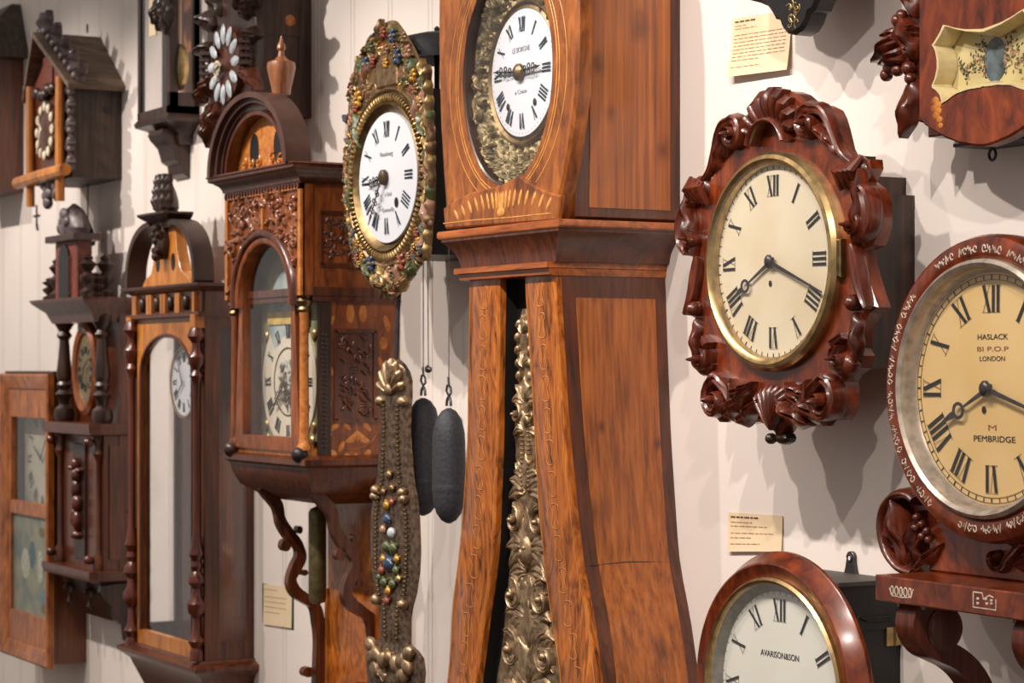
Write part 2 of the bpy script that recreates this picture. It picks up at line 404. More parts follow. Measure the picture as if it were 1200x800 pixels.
def minute_ring(cu, cv, d, ra, rb, w, circles=True, big=1.7):
    mb = MB()
    for i in range(60):
        a = 2*PI*i/60; k = big if i % 5 == 0 else 1
        quadline(mb, cu+ra*math.sin(a), cv+ra*math.cos(a), cu+rb*math.sin(a), cv+rb*math.cos(a), w*k, d)
    if circles:
        for r in circles if hasattr(circles, '__len__') else (ra, rb):
            mb.ring(cu, cv, [(r-w*.3, d-.0002), (r-w*.3, d+.0002), (r+w*.3, d+.0002), (r+w*.3, d-.0002)], n=72)
    return mb
def dirp(cu, cv, deg, r, s=0.0):
    a = math.radians(deg); return (cu+r*math.sin(a)+s*math.cos(a), cv+r*math.cos(a)-s*math.sin(a))
def hand(cu, cv, d, deg, L, w, loop=None, tail=0.0, lr=.0, ornate=False):
    mb = MB(); q = []
    end = loop-lr if loop else L
    prof = [(-tail, w*.5), (0, w), (.25*end, w*.75), (end, w*.35)]
    left = [dirp(cu, cv, deg, r, x) for r, x in prof]; right = [dirp(cu, cv, deg, r, -x) for r, x in prof][::-1]
    mb.prism(left+right, d, d+.0014)
    if loop:
        c = dirp(cu, cv, deg, loop); mb.ring(c[0], c[1], [(lr, d), (lr, d+.0014), (lr*.62, d+.0014), (lr*.62, d), (lr, d)], n=20)
        prof = [(loop+lr*.9, w*.8), (loop+lr*1.2, w*1.1), (L, w*.1)]
        mb.prism([dirp(cu, cv, deg, r, x) for r, x in prof]+[dirp(cu, cv, deg, r, -x) for r, x in prof][::-1], d, d+.0014)
    if ornate:
        for k, rr in ((.34, .3), (.52, .5), (.70, .36)):
            for s in (-1, 1):
                c = dirp(cu, cv, deg, L*k, s*rr*w*4.2); R = w*2.1
                mb.ring(c[0], c[1], [(R, d), (R, d+.0014), (R*.6, d+.0014), (R*.6, d), (R, d)], n=14)
        mb.prism([dirp(cu, cv, deg, L*.80, -w*1.6), dirp(cu, cv, deg, L*.9, -w*.7), dirp(cu, cv, deg, L*1.0, 0), dirp(cu, cv, deg, L*.9, w*.7), dirp(cu, cv, deg, L*.8, w*1.6)], d, d+.0014)
    return mb
def moulded(mb, u0, u1, df, v0, v1, out, steps='cove', db=0.0):
    """horizontal moulding from narrow bottom to wide top (or reverse when out negative)"""
    h = v1-v0; o = abs(out)
    pr = [(0, 0), (0, .12), (.12, .12), (.16, .3), (.34, .52), (.62, .66), (.68, .74), (.86, .74), (1, .84), (1, 1)]
    if out < 0: pr = [(a, 1-b) for a, b in pr][::-1]
    mb.stack(u0, u1, df, [(a*o, v0+b*h) for a, b in pr], db)
# ================================================================ SETTING
def wall_material():
    m, nt, b = base_mat('plaster_wall'); L = nt.links.new
    tc = nt.nodes.new('ShaderNodeTexCoord'); n = nt.nodes.new('ShaderNodeTexNoise'); n.inputs['Scale'].default_value = 1.3; n.inputs['Detail'].default_value = 5
    L(tc.outputs['Object'], n.inputs['Vector']); r = ramp(nt, [(.3, srgb(226, 214, 206)), (.7, srgb(236, 226, 218))]); L(n.outputs['Fac'], r.inputs[0])
    L(r.outputs[0], b.inputs['Base Color']); b.inputs['Roughness'].default_value = .75; b.inputs['Specular IOR Level'].default_value = .25
    n2 = nt.nodes.new('ShaderNodeTexNoise'); n2.inputs['Scale'].default_value = 60; L(tc.outputs['Object'], n2.inputs['Vector'])
    bp = nt.nodes.new('ShaderNodeBump'); bp.inputs['Strength'].default_value = .06; bp.inputs['Distance'].default_value = .003; L(n2.outputs['Fac'], bp.inputs['Height']); L(bp.outputs[0], b.inputs['Normal'])
    return m
WALL = wall_material()
mb = MB(); pr = [(-11, 0)]; u = -10.9
while u < -3.45:
    pr += [(u, 0), (u+.003, -.004), (u+.006, 0), (u+.018, 0), (u+.021, -.004), (u+.024, 0)]; u += .19
pr += [(1.5, 0)]
front = [[(a, z, d) for a, d in pr] for z in (0, 3.6)]
mb.loft([front[0]+[(1.5, 0, -.12), (-11, 0, -.12)], front[1]+[(1.5, 3.6, -.12), (-11, 3.6, -.12)]])
struct('wall_back', mb, WALL)
FLOORM = wood('floor_boards', (60, 38, 24), (104, 70, 44), (140, 98, 62), scale=(2, 20, 20), rough=.5, coat=.1)
mb = MB(); mb.box(-11, 1.5, -.05, 0, -.12, 4.5); struct('floor', mb, FLOORM)
mb = MB(); mb.box(-11, 1.5, 0, .12, 0, .018, .004); struct('baseboard_back', mb, WALL)

# ================================================================ K : carved mahogany wall clock
dk = .146
cu, cv = P(907.5, 306.5, dk+.001); Rk = .152
t = Thing('carved_wall_clock', 'carved red mahogany wall clock with shell crest, scrolled leaves and a cream dial', 'clock', cu, cv)
mb = MB(); cub = PU(1072, 0)
hb = abs(cub-cu)
mb.box(cu-hb, cub, PV(1072, 432, 0), PV(1072, 229, 0), 0, .085, .003)
mb.box(cu-hb+.03, cub-.02, PV(1072, 229, 0), PV(1072, 229, 0)+.028, 0, .06, .003)
case = t.part('case', mb, W_DK)
mb = MB(); mb.box(cub-.03, cub-.0, PV(1060, 330, .06), PV(1060, 229, .06), .087, .12, .002); t.part('case_batten', mb, W_DK, label='darker wooden batten behind the carved frame')
mb = MB(); mb.box(cub-.075, cub-.03, cv-.155, cv+.155, .05, dk-.03); mb.box(cu-hb+.03, cu-hb+.07, cv-.155, cv+.155, .05, dk-.03); t.each('spacer_block', mb, BLACK)
left = [(903, 112), (893, 112), (884, 119), (876, 129), (870, 137), (860, 139), (850, 148), (846, 158), (843, 170), (838, 194), (832, 208), (824, 213), (812, 212), (811, 222), (817, 234), (808, 244), (803, 260), (803, 284), (809, 303), (819, 306), (815, 328), (809, 352), (804, 368), (812, 373), (818, 384), (821, 396), (823, 410), (819, 418), (822, 431), (831, 438), (835, 446), (833, 458), (834, 473), (841, 488), (853, 490), (870, 497), (886, 494), (899, 499), (905, 508), (911, 512)]
lo = [P(x, y, dk) for x, y in left]; lo = [(u, v) for u, v in lo]
lo[0] = (cu, lo[0][1]); lo[-1] = (cu, lo[-1][1])
out = lo+[(2*cu-u, v) for u, v in lo[::-1][1:-1]]
mb = MB(); mb.prism(out, dk-.029, dk, .006); frame = t.part('frame', mb, W_MAH)
def kp(x, y): return P(x, y, dk)
def mir(fn, sym=True):
    fn(1); fn(-1)
def KM(pts, s): return [(u, v) if s > 0 else (2*cu-u, v) for u, v in [kp(*p) for p in pts]]
for s in (1, -1):
    # long edge mouldings with the volute beside the shell
    mb = MB(); p = smooth(KM([(824, 214), (834, 200), (841, 178), (846, 160), (853, 147), (863, 143)], s), 4)
    c = KM([(865, 158)], s)[0]
    mb.scroll(c[0], c[1], .021, 1.25, PI/2, dk, .0115, .022, hand=-s if s > 0 else 1, tail=p[:-1])
    t.part('crest_scroll', mb, W_MAHC)
    mb = MB()
    for a in ((838, 200, 848, 176, .008), (848, 186, 856, 170, .007)):
        q = KM([(a[0], a[1]), (a[2], a[3])], s); an = math.atan2(q[1][1]-q[0][1], q[1][0]-q[0][0]); mb.leaf(q[0][0], q[0][1], an, .055, a[4]*1.3, dk, .014, lobes=2)
    t.part('leaf', mb, W_MAHC)
    # shoulder curl
    mb = MB(); c = KM([(822, 222)], s)[0]
    for k in range(4): mb.tube([(c[0]-s*.020+s*.011*k, c[1]+.020-.004*k, dk+.006), (c[0]-s*.012+s*.011*k, c[1], dk+.020), (c[0]-s*.006+s*.011*k, c[1]-.020-.002*k, dk+.006)], [.004, .009, .004], 8)
    mb.ell(c[0], c[1], dk-.004, .026, .024, .016)
    t.part('shoulder_curl', mb, W_MAHC)
    # upper side C scroll and leaf
    mb = MB(); p = smooth(KM([(818, 236), (809, 248), (805, 265), (806, 284), (812, 298)], s), 4); mb.rib(p, [.004+.012*math.sin(PI*i/(len(p)-1)) for i in range(len(p))], dk, .024, groove=.4)
    c = KM([(818, 280)], s)[0]; mb.scroll(c[0], c[1], .016, 1.0, PI*.5, dk, .008, .024, hand=s)
    q = KM([(819, 300)], s)[0]; mb.leaf(q[0], q[1], PI/2+s*.35, .11, .012, dk+.004, .02, lobes=3, curl=-s*.4)
    t.part('side_scroll', mb, W_MAHC)
    # long slender leaf below
    mb = MB(); p = smooth(KM([(822, 300), (819, 322), (815, 345), (808, 368)], s), 4); mb.rib(p, [.005+.010*math.sin(PI*(i/(len(p)-1))**.8) for i in range(len(p))], dk, .016, groove=.3)
    c = KM([(820, 362)], s)[0]; mb.ell(c[0], c[1], dk+.008, .011, .013, .016)
    q = KM([(820, 372)], s)[0]; mb.leaf(q[0], q[1], -PI/2-s*.05+(0), .07, .011, dk, .016, lobes=2)
    t.part('side_leaf', mb, W_MAHC)
    # lower curl
    mb = MB(); c = KM([(830, 421)], s)[0]; mb.scroll(c[0], c[1], .017, .9, PI*.35 if s > 0 else PI*.65, dk, .010, .026, hand=-s, tail=KM([(830, 396), (837, 404)], s)); mb.ell(c[0], c[1]-.008, dk, .024, .020, .02)
    t.part('lower_curl', mb, W_MAHC)
    # bottom corner volute with acanthus
    mb = MB(); c = KM([(848, 468)], s)[0]
    mb.scroll(c[0], c[1], .030, 1.1, PI*.5, dk, .012, .026, hand=s, tail=KM([(868, 480), (860, 456)], s))
    mb.ell(c[0]-s*.012, c[1]+.035, dk+.006, .016, .010, .016, rot=s*.6)
    mb.ell(c[0]+s*.004, c[1]-.004, dk, .036, .034, .012)
    t.part('corner_volute', mb, W_MAHC)
    for (a, b, L, W_, l) in (((852, 486), (886, 470), .10, .017, 3), ((868, 494), (904, 480), .085, .014, 2), ((858, 462), (880, 462), .075, .013, 3), ((866, 484), (870, 448), .055, .009, 1)):
        q = KM([a, b], s); an = math.atan2(q[1][1]-q[0][1], q[1][0]-q[0][0]); m2 = MB(); m2.leaf(q[0][0], q[0][1], an, L, W_, dk, .024, lobes=l, curl=s*.5); t.part('acanthus_leaf', m2, W_MAHC)
# shell crest: flutes radiating from an arched ridge
mb = MB(); ca = (cu, PV(905, 172, dk)); r0 = .046
for k in range(9):
    a = PI/2+(k-4)*.27; r1 = .090-.0014*(k-4)**2
    p = [(ca[0]+(r0+(r1-r0)*q)*math.cos(a), ca[1]+(r0*.8+(r1-r0*.8)*q)*math.sin(a)) for q in (0, .25, .5, .75, 1.0)]
    mb.rib(p, [.0062, .0080, .0098, .0116, .0110], dk-.002, [.014, .022, .027, .027, .014])
t.part('shell_crest', mb, W_MAHC)
mb = MB(); mb.rib(arc(ca[0], ca[1]-.002, .046, .15, PI-.15, 16, .9), .007, dk, .026); t.part('crest_arch', mb, W_MAHC)
mb = MB(); cb = (cu, kp(905, 503)[1])
for k in range(7):
    a = PI/2+(k-3)*.20; mb.rib([(cb[0]+q*math.cos(a), cb[1]+q*math.sin(a)) for q in (0, .02, .04, .058, .068)], [.003, .005, .0065, .008, .006], dk, [.012, .018, .02, .018, .008])
t.part('bottom_fan', mb, W_MAHC)
mb = MB(); mb.ell(cu, kp(905, 513)[1], dk-.02, .019, .011, .016); mb.ell(cu-.018, kp(905, 514)[1], dk-.006, .009, .009, .010); t.part('pendant_knob', mb, W_DK)
mb = MB(); mb.ring(cu, cv, [(Rk+.016, dk-.004), (Rk+.016, dk+.010), (Rk+.011, dk+.017), (Rk+.005, dk+.019), (Rk+.001, dk+.014), (Rk-.004, dk+.012), (Rk-.006, dk+.004), (Rk+.016, dk-.004)], 96); bz = t.part('bezel', mb, BRASS)
mb = MB(); mb.box(cu+Rk+.014, cu+Rk+.024, cv-.03, cv+.026, dk, dk+.012, .002); t.part('hinge', mb, BRASSD, parent=bz)
mb = MB(); mb.disc(cu, cv, Rk+.004, dk-.002, dk+.002, 96, dome=.002)
dl = t.part('dial', join(mb, numerals(cu, cv, dk+.0042, Rk*.66, Rk*.87, .0042, adv=.055), minute_ring(cu, cv, dk+.0032, Rk*.925, Rk*.965, .0009, circles=False)), [CREAM, INK, INK])
mb = MB(); mb.ell(*P(902.5, 332, dk+.005), dk+.005, .004, .005, .001); t.part('winding_hole', mb, INK, parent=dl)
t.part('hour_hand', hand(cu, cv, dk+.008, 242, Rk*.72, .0040, loop=Rk*.50, tail=.01, lr=.011), STEEL)
t.part('minute_hand', hand(cu, cv, dk+.011, 111, Rk*.93, .0036, tail=.01), STEEL)
mb = MB(); mb.ell(cu, cv, dk+.012, .009, .011, .006); t.part('hand_cap', mb, STEEL)
mb = MB(); mb.disc(cu, cv, Rk-.002, dk+.0155, dk+.0165, 64); t.part('glass', mb, GLASS)
mb = MB(); mb.box(PU(1045, 0)-.12, PU(1045, 0)-.07, PV(1030, 425, .1)-.003, PV(1030, 425, .1)+.003, .02, .125); t.part('latch_bar', mb, STEEL)

# ================================================================ L : round inlaid clock on its bracket shelf
dl_ = .15
cu, cv = P(1153.5, 455.5, dl_); Rl = .159
t = Thing('inlaid_round_clock', 'round wall clock with a yellowed dial and red wooden surround inlaid with pearl scrolls', 'clock', cu, cv)
mb = MB(); mb.disc(cu, cv, .155, .0, dl_-.03, 48); t.part('case', mb, W_DK)
Ro = .2085
mb = MB(); mb.ring(cu, cv, [(Ro-.006, dl_-.05), (Ro, dl_-.03), (Ro, dl_-.010), (Ro-.004, dl_+.002), (Ro-.014, dl_+.008), (Ro-.026, dl_+.008), (Ro-.034, dl_+.003), (Ro-.034, dl_-.02)], 96); sr = t.part('surround', mb, W_MAH)
mb = MB(); random.seed(4)
for k in range(24):
    if k % 8 == 5: continue
    a0 = 2*PI*(k+.5)/24
    def rt(x, y): return (cu+(Ro-.020+y)*math.sin(a0+x/Ro), cv+(Ro-.020+y)*math.cos(a0+x/Ro), dl_+.0083)
    for g in range(4):
        x0 = -.0175+.0115*g+random.uniform(-.001, .001); kk = random.randrange(4); h = random.uniform(.0045, .0065)
        if kk == 0: pts = [rt(x0+.0035*math.cos(i*.6), h*.8*math.sin(i*.6)) for i in range(10)]
        elif kk == 1: pts = [rt(x0-.003, -h), rt(x0, h), rt(x0+.003, -h*.6), rt(x0+.005, h*.3)]
        elif kk == 2: pts = [rt(x0-.004, h), rt(x0-.001, -h*.2), rt(x0+.001, h*.6), rt(x0+.003, -h), rt(x0+.005, 0)]
        else: pts = [rt(x0-.004, 0), rt(x0, h), rt(x0+.004, h*.2), rt(x0+.001, -h), rt(x0-.002, -h*.4)]
        mb.tube(pts, .00095, 5, .5)
        if random.random() < .5: p = rt(x0+.006, random.uniform(-.004, .004)); mb.ell(p[0], p[1], p[2], .0016, .0016, .0006, n=6, k=3)
t.part('inlay', mb, PEARL, parent=sr, label='pearly inlaid scroll lettering')
mb = MB(); mb.ring(cu, cv, [(Ro-.033, dl_+.001), (Ro-.034, dl_+.010), (Ro-.039, dl_+.014), (Ro-.044, dl_+.010), (Rl+.001, dl_-.010), (Rl-.002, dl_-.014)], 96); t.part('bezel', mb, SILV)
dd = dl_-.014
mb = MB(); mb.disc(cu, cv, Rl+.002, dd-.004, dd, 96, dome=.002)
dl = t.part('dial', join(mb, numerals(cu, cv, dd+.0022, Rl*.65, Rl*.88, .0052, adv=.06), minute_ring(cu, cv, dd+.0012, Rl*.93, Rl*.965, .0012, circles=(Rl*.925, Rl*.97))), [YELL, INK, INK])
kpt = lambda x, y: P(x, y, dd)
for s_, y, w_, h_, mt in (('HASLACK', 395, .060, .0105, INK), ('BI P.O.P', 409, .062, .009, INKF), ('LONDON', 420.5, .050, .0095, INK), ('M', 501, .016, .011, INKF), ('PEMBRIDGE', 514, .082, .0115, INK)):
    text(t, s_, cu+(kpt(1155 if s_ != 'PEMBRIDGE' else 1157, y)[0]-kpt(1153.5, y)[0]), kpt(1153, y)[1], dd+.0022, h_, mt, wid=w_, name='maker_name', parent=dl)
mb = MB(); mb.ell(*P(1153, 480, dd+.003), dd+.003, .0045, .0055, .001); t.part('winding_hole', mb, INK, parent=dl)
t.part('hour_hand', hand(cu, cv, dd+.008, 243, Rl*.70, .0045, loop=Rl*.42, tail=.01, lr=.012), STEEL)
t.part('minute_hand', hand(cu, cv, dd+.011, 107, Rl*.90, .0040, tail=.012), STEEL)
mb = MB(); mb.ell(cu, cv, dd+.013, .010, .012, .007); t.part('hand_cap', mb, STEEL)
mb = MB(); mb.disc(cu, cv, Ro-.046, dl_+.002, dl_+.003, 64); t.part('glass', mb, GLASS)

# bracket shelf with carved flower ear
dsh = .20
su0 = PU(1025, dsh); vt = PV(1025, 673, dsh); vb = PV(1025, 703, dsh)
t = Thing('bracket_shelf', 'red mahogany bracket shelf with a carved flower scroll under the round inlaid clock', 'shelf', su0, vb)
su1 = 2*cu-su0
mb = MB(); mb.box(su0, su1, vb, vt, 0, dsh, .002); sh = t.part('shelf_board', mb, W_MAH)
mb = MB()
def squig(mb, u, v, w, h, d, kind):
    if kind == 'a':
        for k in range(5):
            x = u+w*(k/4-.5)*.8
            mb.tube([(x+.25*w/4*math.cos(a)*(1+.3*(k % 2)), v+h*.38*math.sin(a), d) for a in [2*PI*i/12 for i in range(13)]], .0011, 5, .5)
        mb.tube([(u-w*.52, v+h*.2, d), (u-w*.4, v-h*.45, d), (u, v-h*.5, d), (u+w*.45, v-h*.4, d), (u+w*.55, v+h*.35, d)], .0010, 5, .5)
    else:
        mb.tube([(u-w/2, v+h/2, d), (u-w/2, v-h/2, d), (u+w/2, v-h/2, d), (u+w/2, v+h*.2, d)], .0011, 5, .5)
        mb.tube([(u-w/2, v+h/2, d), (u-w*.1, v+h*.5, d), (u-w*.05, v+h*.1, d), (u+w*.2, v+h*.4, d), (u+w*.4, v+h*.3, d)], .0011, 5, .5)
        for x, y in ((-.3, .1), (-.3, -.2), (.1, -.15), (.3, -.1), (.3, .1), (.05, .15)): mb.ell(u+w*x, v+h*y, d, .003, .0022, .0008, n=6, k=3)
c = P(1056, 693, dsh); squig(mb, c[0], c[1], .048, .016, dsh+.0004, 'a'); c = P(1154, 704, dsh); squig(mb, c[0], c[1], .044, .020, dsh+.0004, 'b')
t.part('inlay', mb, PEARL, parent=sh, label='small pearl inlay on the shelf edge')
db_ = .10
mb = MB(); bp_ = [(PU(1088, db_), vt), (PU(1088, db_), vt+.06), (cu-.13, vt+.085), (cu, vt+.05), (cu+.13, vt+.085), (2*cu-PU(1088, db_), vt+.06), (2*cu-PU(1088, db_), vt)]
mb.prism(bp_, 0.0, db_, .003); t.part('back_board', mb, W_MAH)
mb = MB()
c = P(1190, 640, db_)
c2 = P(1160, 652, db_+.02)
mb.scroll(c2[0], c2[1]-.002, .018, .9, 0, db_, .007, .016, hand=-1, tail=[(c2[0]+.14, c2[1]+.035), (c2[0]+.09, c2[1]+.022), (c2[0]+.05, c2[1]+.022)])
c3 = P(1198, 680, db_); mb.leaf(c3[0]-.01, c3[1]+.02, .2, .07, .012, db_, .016)
t.part('applied_carving', mb, W_MAHC)
de = .105
for s in (1, -1):
    Z = lambda x, y: (P(x, y, de) if s > 0 else (2*cu-P(x, y, de)[0], P(x, y, de)[1]))
    ear = smooth([Z(*q) for q in ((1072, 671), (1054, 664), (1040, 645), (1034, 620), (1037, 596), (1049, 581), (1064, 579), (1076, 590), (1090, 612), (1102, 640), (1106, 664), (1098, 672))], 4)
    mb = MB(); mb.prism(ear, de-.08, de-.018, .003); er = t.part('ear', mb, W_MAH)
    mb = MB(); mb.rib(ear[:28], [.010]*28, de-.019, .03, n=8); t.part('ear_rim', mb, W_MAHC, parent=er)
    mb = MB()
    for a, b, L, W_, h in (((1060, 668), (1057, 610), .115, .020, .035), ((1062, 668), (1075, 625), .09, .015, .03), ((1066, 670), (1100, 652), .085, .016, .026), ((1056, 655), (1046, 620), .07, .013, .028)):
        p, q = Z(*a), Z(*b); mb.leaf(p[0], p[1], math.atan2(q[1]-p[1], q[0]-p[0]), L, W_, de-.018, h, lobes=2, curl=.35*s)
    t.each('petal', mb, W_MAHC, parent=er)
    mb = MB()
    for x, y in ((1078, 606), (1084, 614), (1076, 618), (1090, 622), (1084, 628), (1092, 632)):
        p = Z(x, y); mb.ell(p[0], p[1], de+.006, .0062, .0062, .0062, n=8, k=6)
    for x, y in ((1080, 610), (1086, 622)):
        p = Z(x, y); q = Z(1066, 650); mb.tube([(q[0], q[1], de), (p[0], p[1], de+.004)], .0025, 6)
    t.each('stamen', mb, W_MAHC, parent=er)
for s in (1, -1):   # S shaped consoles under the shelf
    ub = PU(1092, .12)+.026 if s > 0 else 2*cu-PU(1092, .12)-.026
    path = [PS(x, y, ub)[0:2] for x, y in ((1060, 706), (1062, 730), (1075, 748), (1092, 752), (1106, 762), (1118, 785), (1128, 815), (1134, 840))]
    pf = [(.175, vb), (.178, vb-.03), (.168, vb-.058), (.140, vb-.078), (.110, vb-.092), (.080, vb-.118), (.058, vb-.150), (.045, vb-.19), (0, vb-.21)]
    pb = [(0, vb-.12), (.018, vb-.105), (.045, vb-.09), (.052, vb-.06), (.045, vb-.03), (.02, vb-.012), (0, vb)]
    prof = smooth(pf, 3)+smooth(pb, 3)
    mb = MB(); sideribbon(mb, smooth([(.150, vb-.004), (.170, vb-.014), (.174, vb-.034), (.160, vb-.056), (.135, vb-.068), (.108, vb-.080), (.082, vb-.100), (.062, vb-.128), (.052, vb-.165), (.040, vb-.20), (.012, vb-.235)], 3), ub-.02, ub+.02, .032); cs_ = t.part('console', mb, W_MAHC)
    mb = MB(); mb.loft([[(x, vb-.036+r*math.sin(a), .136+r*math.cos(a)) for a in [2*PI*i/24 for i in range(24)]] for x, r in ((ub-.024, .024), (ub-.022, .031), (ub+.022, .031), (ub+.024, .024))]); t.part('console_roll', mb, W_MAHC, parent=cs_)
    mb = MB(); mb.box(ub-.03, ub+.03, vb-.008, vb, .03, .18, .001); t.part('console_cap', mb, W_MAH, parent=cs_)

# ================================================================ M : drop of a mahogany wall clock with carved leaves
dm = .115
cm = PU(1166, dm-.02)
uL = PU(1076, dm); mp = lambda x, y, d=dm: P(x, y, d)
t = Thing('leaf_carved_wall_clock', 'red mahogany wall clock with carved side leaves and painted cream glass at top edge', 'clock', cm, mp(1150, 170)[1])
lowc = [mp(1076, -60), mp(1076, 60), mp(1076, 138), mp(1082, 146), mp(1094, 154), mp(1108, 162), mp(1124, 168), mp(1142, 171)]
cmin = mp(1142, 171)[1]
uc = cm
lo = [(u, v) for u, v in lowc]+[(uc, cmin-.002)]
lo = [(lo[0][0], mp(1150, 170)[1]+.44)]+lo[1:]
outer = lo+[(2*uc-u, v) for u, v in lo[::-1][1:]]
open_ = [(1107, 29), (1120, 33), (1132, 35), (1147, 35.5)]
opn_l = [(1107, 29), (1102, 40), (1096, 50), (1092.5, 51), (1097, 58), (1099.5, 70), (1099.5, 80), (1097, 92), (1092.5, 102), (1098, 105), (1103, 111), (1105, 119), (1104, 123), (1112, 116), (1122, 109), (1136, 104), (1150, 101.5)]
L1 = [mp(x, y) for x, y in opn_l]
topl = [mp(1120, 33), mp(1132, 35), mp(1147, 35)]
vtop = topl[-1][1]-.001; vbot = L1[-1][1]+.001
half = topl[::-1]+L1; half = [(uc, vtop)]+half+[(uc, vbot)]
opening = half+[(2*uc-u, v) for u, v in half[::-1][1:-1]]
# board as two halves joined through the opening, built as a bridge strip between matched loops
def resample(ps, n, start):
    i0 = min(range(len(ps)), key=lambda i: (ps[i][0]-start[0])**2+(ps[i][1]-start[1])**2); ps = ps[i0:]+ps[:i0]+[ps[i0]]
    if area(ps) < 0: ps = ps[::-1]
    L = [0]
    for a, b in zip(ps, ps[1:]): L.append(L[-1]+math.hypot(b[0]-a[0], b[1]-a[1]))
    o = []; k = 0
    for i in range(n):
        x = L[-1]*i/n
        while L[k+1] < x: k += 1
        q = (x-L[k])/max(1e-9, L[k+1]-L[k]); o.append((ps[k][0]+(ps[k+1][0]-ps[k][0])*q, ps[k][1]+(ps[k+1][1]-ps[k][1])*q))
    return o
def radial(ps, c, n):      # star shaped loop sampled by angle
    o = []
    for i in range(n):
        a = 2*PI*i/n; dx, dy = math.cos(a), math.sin(a); best = 0
        for p, q in zip(ps, ps[1:]+ps[:1]):
            ex, ey = q[0]-p[0], q[1]-p[1]; den = dx*ey-dy*ex
            if abs(den) < 1e-12: continue
            tt = ((p[0]-c[0])*ey-(p[1]-c[1])*ex)/den; ss = ((p[0]-c[0])*dy-(p[1]-c[1])*dx)/den
            if tt > 0 and -1e-6 <= ss <= 1+1e-6: best = max(best, tt)
        o.append((c[0]+dx*best, c[1]+dy*best))
    return o
def holed(mb, outer, inner, c, d0, d1, n=144, ch=.003):
    a = radial(outer, c, n); b = radial(inner, c, n); ao = radial(offset(outer if area(outer) > 0 else outer[::-1], -ch), c, n)
    mb.loft([[(u, v, d) for u, v in r] for r, d in ((a, d0), (a, d1-ch), (ao, d1), (b, d1), (b, d0), (a, d0))], cap=False)
oc = (uc, (vtop+vbot)/2)
mb = MB(); holed(mb, outer, opening, oc, dm-.022, dm, 180); fb = t.part('front_board', mb, W_MAH)
mb = MB(); o2 = radial(opening, oc, 180)
def shrink(ps, k): return [(oc[0]+(u-oc[0])*(1-k/max(.03, math.hypot(u-oc[0], v-oc[1]))), oc[1]+(v-oc[1])*(1-k/max(.03, math.hypot(u-oc[0], v-oc[1])))) for u, v in ps]
mb.loft([[(u, v, d) for u, v in r] for r, d in ((o2, dm-.002), (shrink(o2, -.001), dm+.002), (shrink(o2, .003), dm+.002), (shrink(o2, .008), dm-.020), (shrink(o2, .008), dm-.028))], cap=False); t.part('gesso_slip', mb, BEIGE, label='cream sloping slip round the painted glass')
mb = MB(); mb.box(L1[3][0]-.012, 2*uc-L1[3][0]+.012, vbot-.012, vtop+.06, dm-.034, dm-.029); pg = t.part('painted_panel', mb, plain('painted_glass_ground', (196, 180, 128), .25, coat=.5, col2=(176, 162, 108), bs=18))
c = (PU(1166, dm-.028), P(1166, 70, dm-.028)[1])
mb = MB(); mb.disc(c[0], c[1], .023, dm-.030, dm-.0285, 32, ay=1.35); t.part('painted_medallion', mb, plain('painted_blue_grey', (96, 108, 112), .35, col2=(50, 62, 60), bs=40), parent=pg)
mb = MB(); random.seed(8)
for k in range(300):
    s = random.choice((-1, 1)); q = random.random()**1.4; x = s*(.018+.058*q); y = .010*math.sin(q*7)+random.gauss(0, .012)*(1.3-q); a = random.random()*PI
    mb.mat(k % 3); mb.ell(c[0]+x, c[1]+y, dm-.0287, .0035, .0015, .0005, rot=a, n=6, k=3)
t.part('painted_foliage', mb, [plain('paint_moss', (96, 92, 56), .5), plain('paint_dark', (60, 58, 44), .5), plain('paint_pink', (170, 128, 100), .5)], parent=pg)
mb = MB(); mb.box(uc-.16, uc+.16, vbot-.055, vtop+.32, .0, dm-.035, .002); t.part('case', mb, W_DKR)
mb = MB(); z = mp(1098, 121)
for x, y, r in ((1096, 118, .006), (1099, 123, .006), (1095, 127, .006), (1100, 130, .005), (1097, 135, .006), (1101, 140, .005), (1102, 147, .004)):
    p = mp(x, y); mb.ell(p[0], p[1], dm, r*1.35, r, .0012)
t.part('light_inlay', mb, W_OR, parent=fb, label='orange light wood inlay at the lower left')
for s in (1, -1):
    X = lambda x, y, d=dm-.02: (P(x, y, d) if s > 0 else (2*uc-P(x, y, d)[0], P(x, y, d)[1]))
    dw = dm-.03
    mb = MB(); mb.prism([X(1078, -60), X(1058, -60), X(1056, 20), X(1062, 60), X(1052, 85), X(1064, 100), X(1062, 140), X(1076, 144), X(1080, 144)], dw-.05, dw, .003); wg = t.part('leaf_wing', mb, W_MAHC)
    for nm, a, b, L, W_, h in (('leaf', (1072, 40), (1040, 42), .075, .017, .026), ('leaf', (1074, 58), (1044, 72), .080, .017, .03), ('leaf', (1072, 30), (1036, 64), .10, .016, .032), ('leaf', (1070, 70), (1062, 30), .07, .016, .03),
                               ('leaf', (1070, 92), (1060, 140), .088, .019, .022), ('leaf', (1074, 20), (1062, -20), .08, .018, .026)):
        p, q = X(*a), X(*b); m2 = MB(); m2.leaf(p[0], p[1], math.atan2(q[1]-p[1], q[0]-p[0]), L, W_, dw, h, lobes=2); t.part('leaf', m2, W_MAHC, parent=wg)
    mb = MB()
    for x, y, r in ((1053, 24, .010), (1058, 18, .009), (1044, 80, .011), (1053, 82, .010), (1040, 88, .010), (1066, 80, .011), (1068, 92, .009), (1048, 72, .009)):
        p = X(x, y); mb.ell(p[0], p[1], dw+.012, r, r, r, n=10, k=8)
    t.each('berry', mb, W_MAHC, parent=wg)
mb = MB(); p = P(1163, 181, .05); mb.tube([(p[0], p[1]+.018, .05), (p[0], p[1]+.008, .05)], .0025, 6)
